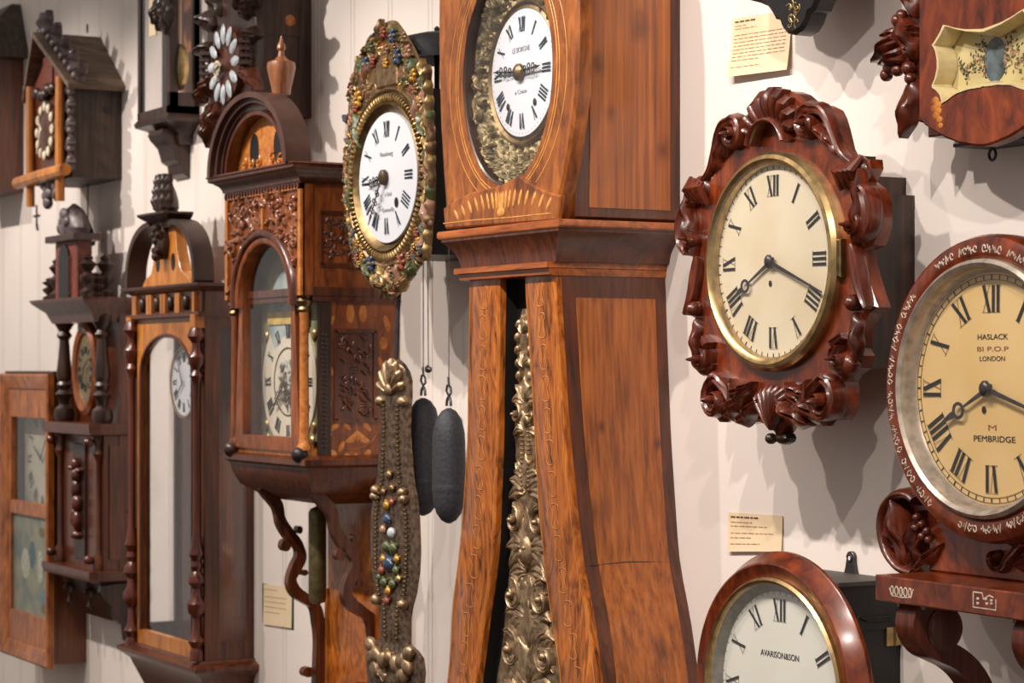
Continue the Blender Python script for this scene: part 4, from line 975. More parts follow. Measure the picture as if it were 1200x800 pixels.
for f in ((460, 42, .022, BLUE), (449, 38, .018, REDD), (466, 66, .026, BLUE), (429, 76, .026, BLUE), (437, 70, .015, REDD), (452, 74, .016, ORNG), (434, 55, .018, GREEN), (452, 58, .016, PINK), (461, 56, .014, EMB2), (473, 44, .018, EMB2), (478, 60, .020, PINK),
          (484, 88, .020, ORNG), (478, 76, .016, GREEN), (488, 104, .018, EMB2), (492, 120, .016, GOLD), (420, 116, .026, ORNG), (417, 126, .018, REDD), (412, 105, .014, PINK), (484, 122, .015, GREEN), (498, 140, .013, PINK),
          (415, 271, .012, BLUE), (419, 284, .014, ORNG), (424, 291, .013, GOLD), (418, 303, .015, REDD), (424, 300, .012, ORNG), (488, 272, .016, REDD), (490, 284, .016, ORNG), (493, 292, .016, BLUE), (484, 290, .013, GOLD), (420, 310, .012, GOLD), (478, 300, .012, PINK),
          (435, 309, .026, BLUE), (470, 307, .026, REDD), (443, 316, .014, GREEN), (462, 298, .013, EMB2), (456, 318, .016, PINK)):
    flower(*f)
for f in ((420, 96, .3, .07, .012, PINK), (415, 132, -1.5, .08, .013, GREEN), (489, 132, -1.3, .06, .012, GREEN), (480, 98, 1.2, .05, .012, GREEN), (426, 90, 1.9, .05, .011, GREEN), (440, 50, .9, .05, .010, EMB2), (424, 310, -.8, .05, .012, GREEN), (484, 306, -2.4, .04, .012, GREEN),
          (434, 322, -.7, .05, .010, GOLD), (440, 330, -.5, .04, .010, EMB2), (478, 318, -2.5, .05, .010, GOLD), (472, 328, -2.7, .04, .010, EMB2), (456, 342, 1.6, .05, .014, EMB2), (450, 334, 1.9, .05, .010, GOLD), (464, 334, 1.2, .05, .010, PINK), (498, 270, 1.5, .06, .012, PINK), (410, 250, 1.5, .06, .008, GREEN), (502, 170, 1.5, .08, .008, EMB2), (503, 220, 1.5, .08, .008, EMB2), (484, 150, 1.2, .06, .009, PINK)):
    lfs(*f)
mb = MB(); random.seed(21)
for k in range(900):
    a = random.random()*2*PI; i = int(a/(2*PI)*NA) % NA; rr = math.hypot(ro[i][0]-cu, ro[i][1]-cv); r0_ = Ri*1.44
    if rr < r0_+.008: continue
    r_ = r0_+(rr-(.016 if math.cos(a) < 0 else .004)-r0_)*random.random(); u, v = cu+r_*math.cos(a), cv+r_*math.sin(a)
    if abs(u-cu) < .05 and Ri*1.38 < v-cv < Ri*1.86: continue
    mb.mat(random.choice((0, 0, 0, 0, 0, 1, 1, 1, 2, 2, 3, 4, 5, 6)))
    if random.random() < .6: mb.leaf(u, v, random.random()*6.28, random.uniform(.016, .030), random.uniform(.003, .006), dfr+.002, .011, lobes=1, curl=random.uniform(-2, 2), ns=7, nt=5)
    else: r = random.uniform(.003, .0065); mb.ell(u, v, dfr+.006, r, r*.8, r*.7, rot=a, n=7, k=4)
t.part('relief_foliage', mb, [EMB2, GOLD, GREEN, PINK, REDD, ORNG, BLUE], parent=fm)
mb = MB(); mb.disc(cu, cv, Ri, di-.012, di-.004, 96, dome=.004)
hol = MB(); hol.ell(cu+Ri*.36, cv-Ri*.40, di+.0004, Ri*.06, Ri*.08, .001)
dl = t.part('dial', join(mb, numerals(cu, cv, di-.0012, Ri*.62, Ri*.87, .0038, adv=.055, thin=.2, serif=0), hol), [ENAM, INKB, INK])
text(t, 'Vieuxbourg', cu+.002, cv+Ri*.36, di, .0135, INKG, wid=.058, name='maker_name', parent=dl)
text(t, 'a Gacé', cu+.012, cv-Ri*.26, di+.0002, .012, INKG, wid=.03, name='maker_town', parent=dl)
text(t, 'Gonneville', cu+.010, cv-Ri*.50, di, .012, INKG, wid=.052, name='maker_county', parent=dl)
t.part('hour_hand', hand(cu, cv, di+.006, 262, Ri*.62, .0024, ornate=True), STEEL)
t.part('minute_hand', hand(cu, cv, di+.009, 213, Ri*.84, .0026, ornate=True), STEEL)
mb = MB(); mb.ring(cu, cv, [(.014, di+.003), (.013, di+.010), (.007, di+.014), (0, di+.015)], 18, ay=1.15); t.part('hand_boss', mb, plain('brown_boss', (96, 78, 62), .4, metal=.6))
bxr = cu+.125
mb = MB(); mb.box(cu-.125, bxr, PV(505, 302, .1), PV(505, 113, .1), .0, .165, .003); t.part('movement_case', mb, BLACK)
bu = cu+.01; bt = PV(498, 41, .1); bb = PV(498, 73, .1)
mb = MB(); mb.lathe(bu, .09, [(.002, bt+.014), (.006, bt+.010), (.005, bt+.002), (.030, bt), (.062, bt-.008), (.078, bt-.024), (.086, bt-.05), (.090, bb), (.084, bb), (.0, bt-.01)], 28); bl = t.part('bell', mb, IRON)
mb = MB(); mb.tube([(bu, PV(505, 113, .1), .09), (bu, bt, .09)], .006, 8); t.part('bell_post', mb, IRON, parent=bl)
# pendulum
dpn = .178; cp = PU(459, dpn); edge = [(421, 3), (426, 9), (436, 15), (446, 17.5), (466, 17.5), (480, 16), (507, 15.5), (540, 18), (560, 19.5), (578, 23), (600, 26), (640, 27.5), (665, 26.5), (690, 23), (710, 18), (722, 16.5), (752, 16), (757, 25), (764, 31), (780, 33), (800, 31), (840, 26), (860, 10)]
pxm = lambda y: abs(PU(459-10, dpn)-PU(459, dpn))/10
et = [(PV(459, y, dpn), w_*pxm(y)) for y, w_ in edge]; vt_, vb_ = et[0][0], et[-1][0]; R = []
for i in range(141):
    v = vt_+(vb_-vt_)*i/140; h = ip(et, v); r = []
    for j in range(17):
        x = -1+2*j/16; nz = noise.ridged_multi_fractal(Vector((abs(x)*h*34, v*34, 9)), .9, 2.1, 3, .9, 2)
        r.append((cp+x*h, v, dpn-.004+.006*math.sqrt(max(0, 1-x*x))+.004*(1-x*x)*(nz-.9)))
    r += [(cp+h*.97, v, dpn-.014), (cp-h*.97, v, dpn-.014)]; R.append(r)
mb = MB(); mb.loft(R); pd = t.part('pendulum', mb, plain('embossed_grey_brass', (138, 116, 96), .42, metal=.8, bump=.3, bs=90, col2=(84, 68, 56)))
mb = MB()
for s in (-1, 1):
    y = 470
    while y < 750:
        v = PV(459, y, dpn); h = ip(et, v); off = h*.50 if y < 560 else h*.66 if y < 700 else h*.42
        if y > 560 and y < 600: off = h*(.50+.16*(y-560)/40)
        mb.ell(cp+s*off, v, dpn+.004, .0058, .0030, .004, n=7, k=4); y += 5.2
t.each('bead', mb, GOLD if False else BRASSD, parent=pd)
mb = MB(); c_ = PV(459, 462, dpn)
for k in range(7):
    a = PI/2+(k-3)*.42; mb.rib([(cp+q*math.cos(a)*1.15, c_+q*math.sin(a)*1.4) for q in (.008, .02, .034, .046, .052)], [.002, .005, .008, .009, .005], dpn, [.006, .012, .014, .012, .004])
for s in (-1, 1): mb.ell(cp+s*.05, PV(459, 470, dpn), dpn, .016, .012, .012)
mb.ell(cp, c_+.01, dpn+.006, .012, .014, .01)
t.part('fan_crest', mb, PEW, parent=pd)
for s in (-1, 1):
    mb = MB()
    for x, y, a, b in ((.060, 575, .012, .010), (.065, 583, .012, .010), (.060, 705, .012, .012), (.055, 770, .022, .016), (.085, 760, .020, .016), (.060, 788, .022, .018), (.028, 775, .016, .02), (.080, 775, .016, .02)):
        mb.ell(cp+s*x*1.0, PV(459, y, dpn), dpn+.005, a, b, .012, rot=s*.5)
    mb.leaf(cp+s*.03, PV(459, 800, dpn), PI/2+s*-.5, .06, .014, dpn, .012); t.each('scroll_boss', mb, PEW, parent=pd)
for k, (x, y, r, m) in enumerate(((457, 608, .013, BLUE), (452, 620, .010, PINK), (462, 624, .012, BLWH), (456, 640, .013, GREEN), (464, 642, .013, GREEN), (459, 660, .017, BLUE), (452, 655, .009, ORNG), (468, 655, .009, ORNG), (450, 668, .010, REDD), (467, 668, .010, GREEN), (453, 682, .011, GREEN), (463, 684, .011, GREEN), (458, 692, .009, ORNG), (456, 704, .009, REDD), (456, 592, .010, ORNG), (462, 588, .008, REDD), (447, 676, .008, GREEN), (470, 678, .008, GOLD), (452, 576, .008, EMB2), (462, 572, .009, EMB2), (459, 556, .010, EMB2), (459, 770, .016, EMB2))):
    u, v = P(x, y, dpn); m2 = MB(); m2.ell(u, v, dpn+.006, r, r*.95, r*.7, n=10, k=6)
    if k > 3:
        for a in (.5, 2.2, 4.0): m2.ell(u+r*math.cos(a), v+r*math.sin(a), dpn+.004, r*.5, r*.35, r*.35, rot=a, n=6, k=4)
    t.part('jewel' if m in (BLUE, BLWH) else 'flower_bud', m2, m, parent=pd)
mb = MB(); mb.tube([(cp, vt_-.01, dpn-.008), (cp, cv-Ri, dpn-.02)], .005, 6); t.part('pendulum_rod', mb, STEEL, parent=pd)
# weights
def weight(name, label, px, yt, yb, d, hooky, mt, cord_top, bird=False):
    u, vt_ = P(px, yt, d); vb_ = PV(px, yb, d); r = 19.5*(D-d)/(CC+(px-600)/F*CS)/F
    t = Thing(name, label, 'weight', u, vb_, d, group='cast iron clock weights')
    pr = [(.004, vt_), (r*.45, vt_-.006), (r*.78, vt_-.022), (r*.96, vt_-.048), (r, vt_-.07), (r*1.02, (vt_+vb_)/2), (r, vb_+.065), (r*.95, vb_+.042), (r*.76, vb_+.020), (r*.45, vb_+.006), (.004, vb_)]
    mb = MB(); mb.lathe(u, d, pr, 24); t.part('weight_body', mb, LEAD)
    mb = MB(); mb.lathe(u, d, [(r*1.012, vb_+.062), (r*1.03, vb_+.066), (r*1.03, vb_+.072), (r*1.012, vb_+.076)], 24); t.part('weight_seam', mb, LEAD)
    mb = MB(); mb.tube([(u+.009*math.cos(a), vt_+.004+.018*math.sin(a), d) for a in [PI*i/10 for i in range(11)]], .0028, 6)
    hk = t.part('weight_loop', mb, STEEL)
    hv = PV(px, hooky, d)
    mb = MB(); mb.tube([(u-.006, hv+.012, d), (u-.010, hv, d), (u, hv-.010, d), (u+.010, hv-.004, d), (u+.008, hv+.006, d), (u, hv+.012, d), (u-.002, hv+.028, d)], .0024, 6)
    mb.tube([(u, hv-.008, d), (u, vt_+.018, d)], .0022, 5); t.part('hook', mb, STEEL, parent=hk)
    mb = MB(); mb.tube([(u, hv+.026, d), (u, PV(px, cord_top, d), d)], .0013, 5); t.part('cord', mb, plain('cord_grey', (120, 112, 104), .7) if 'cord_grey' not in MATS else MATS['cord_grey'], parent=hk)
    return t
wt = weight('clock_weight', 'dark cast iron weight on a cord, the left one of the hanging pair', 496, 466, 604, .10, 446, LEAD, 290)
mb = MB(); p = P(502, 433, .10); mb.ell(p[0], p[1], .10, .012, .007, .006); mb.ell(p[0]-.006, p[1]+.004, .10, .008, .004, .004, rot=.6); mb.tube([(p[0], p[1], .1), (p[0]-.004, PV(500, 290, .10), .10)], .0010, 5); wt.part('cord_knot', mb, STEEL)
weight('clock_weight', 'dark cast iron weight on a cord, the right one of the hanging pair', 526, 478, 613, .135, 458, LEAD, 290)
# ================================================================ F : Dutch hooded clock on a bracket trunk
uR = -4.376; dF = .238
cF = PU(306, dF); hwF = uR-cF; uL = cF-hwF
vb1 = PV(364, 546, .225)     # under the hood base
vb0 = PV(364, 560, .225)
vm = PV(360, 345, dF)        # side moulding
vc = PV(352, 214, dF)        # underside of cornice
vct = PV(345, 192, .26)      # cornice top at the corner
t = Thing('hooded_bracket_clock', 'marquetry bracket clock with arched hood, carved panels and urn finial above a pierced bracket', 'clock', cF, vb0)
mb = MB(); mb.box(uL+.006, uR-.006, vb1, vct-.002, 0, .125); mb.box(uL+.006, uL+.016, vb1, vct-.002, .125, .19); mb.box(uR-.016, uR-.006, vb1, vct-.002, .125, .19)
mb.box(uR-.03, uR-.004, vm, vct-.004, .126, dF-.032); mb.box(uL+.008, uL+.03, vm, vct-.004, .126, dF-.032)
body = t.part('hood_body', mb, W_DUT)
mb = MB(); moulded(mb, uL, uR, dF, vc, vct, .030); mb.stack(uL-.03, uR+.03, dF+.03, [(0, vct), (.004, vct+.002), (.002, vct+.006)])
for i in range(26): mb.box(uL+.006+i*(uR-uL)/26, uL+.013+i*(uR-uL)/26, vc-.009, vc+.001, dF-.01, dF+.004)
t.part('cornice', mb, W_DKR)
# front upper panel with arch cut
RA = hwF*.78; ac = PV(310, 348, dF); ayF = .86
n = 24
arc_o = [(cF+RA*math.cos(a), ac+RA*ayF*math.sin(a)) for a in [PI*i/n for i in range(n+1)]]
vtopp = vc
def archpanel(mb, x0, x1, vt, v0_, pts, d0, d1):      # spandrel: rectangle minus arch
    top = []
    for (u, v) in pts: top.append((x1-(x1-x0)*(0 if u > 1e9 else (pts[0][0]-u)/(pts[0][0]-pts[-1][0])), vt))
    rings = []
    A = [(x1, v0_)]+top+[(x0, v0_)]; B = [(pts[0][0], v0_)]+list(pts)+[(pts[-1][0], v0_)]
    m = len(A)
    vs = [(u, v, d1) for u, v in A]+[(u, v, d1) for u, v in B]+[(u, v, d0) for u, v in A]+[(u, v, d0) for u, v in B]
    fs = []
    for i in range(m-1): fs += [[i, i+1, m+i+1, m+i], [2*m+i, 3*m+i, 3*m+i+1, 2*m+i+1], [i, 2*m+i, 2*m+i+1, i+1], [m+i, m+i+1, 3*m+i+1, 3*m+i]]
    fs += [[0, m, 3*m, 2*m], [m-1, 3*m-1, 4*m-1, 2*m-1]]
    mb.add(vs, fs)
mb = MB(); archpanel(mb, uL, uR, vc+.002, vm, arc_o, dF-.03, dF-.006); fp = t.part('arch_panel', mb, W_DUT)
mb = MB(); mb.box(uL, uL+.014, vm, vc, dF-.01, dF); mb.box(uR-.014, uR, vm, vc, dF-.01, dF); mb.box(uL, uR, vc-.012, vc, dF-.01, dF); mb.box(cF-.005, cF+.005, ac+RA*ayF, vc, dF-.01, dF-.001); t.each('panel_border', mb, W_DUTO, parent=fp)
mb = MB(); random.seed(5)
for s in (-1, 1):
    for k in range(80):
        x = random.uniform(.012, hwF-.02); v = random.uniform(vm+.03, vc-.02)
        if ((x)/(RA*1.10))**2+((v-ac)/(RA*ayF*1.10))**2 < 1 or x > hwF-.022: continue
        mb.leaf(cF+s*x, v, random.random()*6.28, random.uniform(.022, .04), random.uniform(.005, .009), dF-.007, .010, lobes=2, curl=s*random.uniform(-2.5, 2.5), ns=8, nt=5)
    for (x, v, r) in ((.10, vc-.055, .022), (.055, vc-.035, .014), (.17, vc-.045, .02), (.178, vc-.12, .018)):
        mb.scroll(cF+s*x, v, r, 1.2, 1, dF-.007, .005, .009, hand=s)
t.part('carved_foliage', mb, wood('carved_walnut', (84, 42, 24), (150, 92, 62), (186, 124, 88), rough=.3) , parent=fp)
for k_, (a, m, h) in enumerate(((1.0, W_DKR, .012), (.90, W_DUT, .006))):
    mb = MB(); pts = [(cF+RA*a*math.cos(q), ac+RA*a*ayF*math.sin(q)) for q in [PI*i/28 for i in range(29)]]
    pts = [(pts[0][0], vm-.02)]+pts+[(pts[-1][0], vm-.02)]
    mb.rib(pts, .013 if k_ == 0 else .012, dF-.012, h+.006, n=6); t.part('arch_moulding', mb, m)
RI = RA*.82
# door: stiles, columns
vdb = PV(350, 530, dF); 
mb = MB(); pts = [(cF+RI*math.cos(q), ac+RI*ayF*math.sin(q)) for q in [PI*i/28 for i in range(29)]]
outp = [(uR-.030, vdb)]+[(cF+RA*.93*math.cos(q), ac+RA*.93*ayF*math.sin(q)) for q in [PI*i/28 for i in range(29)]]+[(uL+.030, vdb)]
inn = [(cF+RI, vdb+.03)]+pts+[(cF-RI, vdb+.03)]
m = len(outp); vs = [(u, v, d) for d in (dF-.012, dF-.03) for r in (outp, inn) for u, v in r]; fs = []
for i in range(m-1): fs += [[i, i+1, m+i+1, m+i], [2*m+i, 3*m+i, 3*m+i+1, 2*m+i+1], [m+i, m+i+1, 3*m+i+1, 3*m+i], [i, 2*m+i, 2*m+i+1, i+1]]
fs += [[0, m, 2*m-1, m-1], [2*m, 3*m-1, 4*m-1, 3*m], [m, 3*m, 4*m-1, 2*m-1]]
mb.add(vs, fs); door = t.part('door_frame', mb, W_DUT)
mb = MB(); ip_ = [(cF+RI, vdb+.03)]+pts+[(cF-RI, vdb+.03)]; mb.prism(ip_, dF-.022, dF-.021); t.part('door_glass', mb, GLASS, parent=door)
for s in (-1, 1):
    uc_ = cF+s*(hwF-.020)
    mb = MB(); mb.lathe(uc_, dF-.018, [(.016, vdb+.004), (.016, vdb+.012), (.012, vdb+.018), (.0105, vdb+.03), (.0095, vm-.05), (.011, vm-.036)], 12); cl = t.part('column', mb, W_DUTO if s > 0 else W_DUT)
    mb = MB(); mb.lathe(uc_, dF-.018, [(.011, vm-.036), (.016, vm-.030), (.013, vm-.024), (.018, vm-.012), (.014, vm-.006), (.018, vm-.001)], 12); t.part('capital', mb, BRASSD, parent=cl, label='brass column capital')
    mb = MB(); mb.ell(uc_, vdb-.006, dF-.008, .018, .018, .018, n=12, k=8); t.part('ball_foot', mb, BLACK if s > 0 else W_DK, parent=cl)
mb = MB(); mb.box(uL-.002, uR+.002, vm, vm+.018, 0, dF-.026, .002)
mb.box(uL, uR, vm-.012, vm, 0, dF-.03, .002); t.part('side_moulding', mb, W_DKR)
mb = MB(); mb.box(uL+.012, uR-.012, vb1, vdb+.006, 0, dF-.018, .002); t.part('door_sill', mb, W_DUTO, label='orange wooden sill below the arched door')
mb = MB(); mb.stack(uL, uR, dF-.02, [(0, vb1+.020), (.016, vb1+.012), (.016, vb1), (.006, vb1-.006), (.002, vb0), (-.012, vb0-.03), (-.05, vb0-.055), (-.06, vb0-.062)][::-1]); t.part('hood_base', mb, W_DKR)
# chamfered dark strip between column and side
mb = MB(); mb.box(uR-.010, uR-.003, vb1+.02, vm, .165, .195, .001)
for i in range(26): mb.ell(uR-.0025, vb1+.04+i*.0095, .180, .003, .004, .008, n=6, k=3)
t.part('carved_strip', mb, W_DK)
# side panels
def side_carved(v0, v1, d0, d1, seed):
    mb = MB(); x = uR-.006
    mb.box(x-.004, x+.001, v0, v1, d0, d1)
    for a in ((v0-.005, v0+.003, d0-.006, d1+.006), (v1-.003, v1+.005, d0-.006, d1+.006), (v0, v1, d0-.006, d0+.002), (v0, v1, d1-.002, d1+.006)): mb.box(x, x+.005, *a, .001)
    random.seed(seed)
    for k in range(70):
        dd_, vv = random.uniform(d0+.008, d1-.008), random.uniform(v0+.01, v1-.01); a = random.random()*6.28
        sidell(mb, x+.002, dd_, vv, .010, .0035, .004, a)
    t.part('side_carving', mb, W_DKR)
s0 = PV(415, 492, .11); s1 = PV(415, 388, .11); dA, dB = DS(438, uR-.006), DS(394, uR-.006)
side_carved(s0, s1, dA, dB, 3); side_carved(PV(395, 310, .15), PV(395, 250, .15), DS(414, uR-.006)-.05, DS(377, uR-.006), 4)
mb = MB(); X = uR-.006; K_ = 1/530.
def fp_(X_, Y_): d, v = PS(230+X_/3.2, 320+Y_/3.2, X); return d, v
for x, y, a, b, r in ((578, 150, .010, .022, 0), (625, 152, .010, .020, 0), (488, 150, .007, .018, .4), (505, 180, .006, .014, -.6), (715, 190, .007, .02, .3), (484, 280, .012, .017, 0), (500, 360, .007, .016, .5), (488, 410, .008, .016, -.5), (490, 490, .012, .017, 0),
                      (702, 262, .010, .014, 0), (690, 335, .006, .014, .4), (700, 420, .006, .014, -.3), (505, 685, .016, .014, .3), (545, 650, .006, .014, -.5), (570, 690, .007, .012, .8), (640, 680, .008, .014, -.6), (600, 690, .006, .010, .2), (490, 590, .006, .016, .8), (520, 575, .006, .015, -.9), (640, 575, .006, .014, .8), (565, 575, .005, .012, .9)):
    d, v = fp_(x, y); sidell(mb, X, d, v, a, b, .0012, r)
for k in range(9):
    d, v = fp_(605, 630); a = PI*k/8; sidell(mb, X, d+.018*math.cos(a), v+.012*math.sin(a), .012, .0048, .0012, a)
for ln in (((470, 130), (490, 200), (484, 300), (500, 400), (490, 560), (520, 640), (600, 660), (680, 600), (700, 430), (690, 300), (715, 200), (660, 160)),):
    q = smooth([fp_(*p) for p in ln], 3); mb.tube([(X+.0004, v, d) for d, v in q], .0011, 4, .6)
for x, y, a, b, r in ((420, 470, .006, .02, .3), (450, 440, .02, .006, .2), (500, 450, .02, .007, -.2), (420, 520, .006, .02, 0), (425, 600, .008, .02, .1), (440, 740, .02, .007, .2), (490, 745, .018, .007, -.2)):
    d, v = PS(230+x/3.2, 90+y/3.2, X); sidell(mb, X, d, v, a, b, .0012, r)
t.part('marquetry_inlay', mb, W_DUTO, label='light floral inlay on the side')
# dial
dz = .172; cu, cv = cF, PV(336, 447, dz); Rf = .5*(PV(336, 372, dz)-PV(336, 527, dz))
mb = MB(); mb.box(cu-.16, cu+.16, vdb+.02, ac+RI*ayF+.01, dz-.012, dz-.004); dp_ = t.part('dial_plate', mb, plain('painted_dial_plate', (160, 152, 118), .45, col2=(116, 122, 92), bs=24))
mb = MB(); mb.disc(cu, cv, Rf, dz-.006, dz, 72, dome=.002)
ring = MB(); ring.ring(cu, cv, [(Rf*.52, dz+.0015), (Rf*.52, dz+.003), (Rf*.50, dz+.003), (Rf*.50, dz+.0015)], 48)
dl = t.part('dial', join(mb, numerals(cu, cv, dz+.0022, Rf*.66, Rf*.86, .0042, thin=.2, adv=.05), ring), [plain('pale_painted_dial', (226, 216, 196), .4, col2=(214, 204, 182), bs=12), INK, BRASSD], parent=dp_)
mb = MB(); mb.disc(cu, cv+Rf*.98, Rf*.72, dz-.002, dz+.001, 40); t.part('painted_arch', mb, plain('painted_sky', (178, 190, 186), .4, col2=(120, 150, 160), bs=20), parent=dp_)
mb = MB(); mb.box(cu-Rf*.75, cu+Rf*.75, cv+Rf*.86, cv+Rf*1.06, dz, dz+.004, .001); t.part('yellow_band', mb, plain('yellow_band', (224, 190, 104), .45), parent=dp_)
mb = MB(); random.seed(6)
for k in range(46):
    a = random.random()*6.28; r = random.random()*Rf*.34; mb.mat(k % 3); mb.ell(cu+r*math.cos(a), cv+r*math.sin(a)*1.0, dz+.004, .012, .006, .003, rot=a*3, n=6, k=3)
mb.mat(0)
t.part('centre_painting', mb, [plain('paint_grey', (120, 116, 104), .5), plain('paint_brown', (110, 92, 74), .5), plain('paint_pale', (196, 196, 186), .5)], parent=dl)
mb = MB()
for s in (-1, 1):
    for (x, y) in ((.12, -.13), (.128, -.10), (.115, -.145), (.13, .10)): mb.ell(cu+s*x, cv+y, dz-.002, .010, .014, .005, n=8, k=4)
t.each('spandrel', mb, GOLD, parent=dp_)
t.part('hour_hand', hand(cu, cv, dz+.009, 228, Rf*.62, .003, ornate=True), BRASSD)
t.part('minute_hand', hand(cu, cv, dz+.012, 160, Rf*.5, .003, ornate=True), BRASSD)
# arched pediment
av = vct+.005; RAo = hwF+.012; AY = (PV(290, 113, .26)-PV(290, 203, .26))/RAo
n = 32
def ar(r, k=1.0, m=n): return [(cF+r*math.cos(PI*i/m), av+r*AY*math.sin(PI*i/m)*k) for i in range(m+1)]
def band(mb, ro, ri, d0, d1, m=n):
    a, b = ar(ro, 1, m), ar(ri, 1, m); pts = a+b[::-1]
    vs = []; fs = []; M = len(a)
    for d in (d0, d1): vs += [(u, v, d) for u, v in a]+[(u, v, d) for u, v in b]
    for i in range(M-1): fs += [[i, i+1, M+i+1, M+i], [2*M+i, 3*M+i, 3*M+i+1, 2*M+i+1], [i, 2*M+i, 2*M+i+1, i+1], [M+i, M+i+1, 3*M+i+1, 3*M+i]]
    fs += [[0, M, 3*M, 2*M], [M-1, 3*M-1, 4*M-1, 2*M-1]]
    mb.add(vs, fs)
mb = MB(); band(mb, RAo, RAo-.016, .218, .277); band(mb, RAo-.016, RAo-.030, .218, .266); band(mb, RAo-.030, RAo-.040, .218, .256); t.part('arched_pediment', mb, plain('dark_pediment', (84, 54, 44), .5, col2=(66, 38, 30), bs=12, coat=.15))
mb = MB(); band(mb, RAo*.76, RAo*.71, .20, .256); t.part('inner_arch', mb, W_DKR)
mb = MB(); K = RAo*.71; ty = [(cF-K, av), (cF+K, av)]+[(cF+K*math.cos(PI*i/24), av+K*AY*math.sin(PI*i/24)) for i in range(1, 24)]
mb.prism(ty, .19, .226); ty_ = t.part('tympanum', mb, W_DUTO)
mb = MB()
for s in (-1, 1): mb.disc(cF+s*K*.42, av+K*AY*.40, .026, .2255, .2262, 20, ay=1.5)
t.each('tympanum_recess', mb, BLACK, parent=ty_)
mb = MB()
for s in (-1, 1):
    for (x, y, r) in ((.75, .14, .014), (.5, .1, .012), (.25, .14, .014)): mb.scroll(cF+s*K*x, av+K*AY*y+.006, r, 1.0, 1, .226, .003, .004, hand=s)
t.each('tympanum_scroll', mb, W_OR, parent=ty_)
fu, fv = P(309, 108, .18); fu = cF
fz = PV(309, 108, .18)
mb = MB(); q = lambda y: PV(309, y, .18)
mb.lathe(fu, .19, [(.020, q(118)), (.022, q(110)), (.025, q(104)), (.030, q(92)), (.032, q(86)), (.030, q(81)), (.016, q(78)), (.008, q(74)), (.006, q(68)), (.010, q(65)), (.009, q(61)), (.004, q(57)), (.001, q(50))], 20); t.part('urn_finial', mb, wood('urn_wood', (110, 64, 36), (158, 98, 60), (188, 128, 86), rough=.4))
# pierced consoles, trunk
uCl = PU(300, .19)+.012; uCr = uCl+(PU(394, .14)-PU(330, .14))
cps = [(303, 570), (312, 579), (322, 592), (326, 610), (335, 625), (346, 638), (349, 652), (343, 665), (338, 679), (343, 692), (355, 701), (366, 710), (370, 728), (371, 750), (370, 810)]
prof = smooth([PS(x, y, uCl) for x, y in cps], 4)
prof = [(max(.012, d), v) for d, v in prof]
ww = [.020+.006*abs(math.sin(i*.3)) for i in range(len(prof))]
for u in (uCl, uCr):
    mb = MB(); sideribbon(mb, prof, u, u+.022, ww)
    for (x, y, a, b) in ((331, 638, .012, .014), (347, 620, .007, .009), (353, 670, .008, .007), (357, 786, .014, .012)):
        d, v = PS(x, y, uCl); mb.loft([[(u, v+b*math.sin(a2), d+a*math.cos(a2)) for a2 in [2*PI*i/14 for i in range(14)]], [(u+.022, v+b*math.sin(a2), d+a*math.cos(a2)) for a2 in [2*PI*i/14 for i in range(14)]]])
    t.part('pierced_console', mb, W_DKR)
mb = MB(); vt_ = vb0-.05; vlow_ = vt_-.75
mb.box(uCl+.022, uCr+.09, vlow_, vt_, 0, .028, .002); tb = t.part('trunk', mb, W_MAP)
mb = MB(); mb.box(uCr+.022, uCr+.10, vlow_, vt_-.0, .028, .05, .002)
mb.box(uCl+.018, uCl+.030, vlow_, vt_-.22, .028, .034); t.part('trunk_edge', mb, W_MAP, parent=tb)
# brass weight inside the bracket
wu, wv = P(372, 590, .09)
W = Thing('clock_weight', 'brass cylinder weight hanging inside the pierced wooden bracket', 'weight', wu, PV(372, 706, .09), .09)
mb = MB(); mb.lathe(wu, .09, [(.002, PV(372, 708, .09)), (.018, PV(372, 705, .09)), (.020, PV(372, 700, .09)), (.020, PV(372, 600, .09)), (.016, PV(372, 596, .09)), (.003, PV(372, 593, .09))], 20); W.part('weight_body', mb, plain('olive_brass', (112, 100, 66), .4, metal=.7, bump=.2, col2=(84, 74, 48)))
mb = MB(); mb.tube([(wu, PV(372, 594, .09), .09), (wu, vb0-.02, .09)], .002, 6); W.part('cord', mb, MATS['cord_grey'])

# ================================================================ E : regulator with turned columns
uR = -5.178; dE = .142; uLf = PU(152, dE); hwE = (uR-uLf)/2; cE = uR-hwE
v1 = PV(226, 331, .16)     # top of upper cornice
v2 = PV(226, 340, dE)
v3 = PV(232, 368, dE)
vbE = PV(236, 782, dE)
t = Thing('pillared_regulator', 'tall glazed wall regulator with turned half columns and an arched crest with carved flame finial', 'clock', cE, vbE)
mb = MB(); th = .016
mb.box(uLf+.012, uR-.012, vbE, v2, 0, .012)
case = t.part('case_back', mb, W_DKR)
for s, u0 in (('l', uLf+.006), ('r', uR-.02)):
    mb = MB(); mb.box(u0, u0+.014, vbE, v2, .0, .022); mb.box(u0, u0+.014, vbE, v2, dE-.05, dE-.012); mb.box(u0, u0+.014, vbE, vbE+.06, .022, dE-.05); mb.box(u0, u0+.014, v2-.09, v2, .022, dE-.05); sd = t.part('side_frame', mb, W_DKR)
    mb = MB(); mb.box(u0+.006, u0+.0075, vbE+.06, v2-.09, .022, dE-.05); t.part('side_glass', mb, GLASS, parent=sd)
mb = MB(); mb.box(uLf+.012, uR-.012, v3, v2, .0, dE-.004); t.part('frieze', mb, W_DKR)
mb = MB()
for i, x in enumerate((-.86, -.80, -.44, -.36, -.05, .03, .36, .42, .82)): mb.box(cE+hwE*x-.008, cE+hwE*x+.008, v3+.006, v2-.004, dE-.01, dE+.004)
t.each('frieze_block', mb, W_OR)
mb = MB()
for x in (-.62, -.2, .18, .6): mb.ell(cE+hwE*x, (v3+v2)/2, dE, .012, .02, .010)
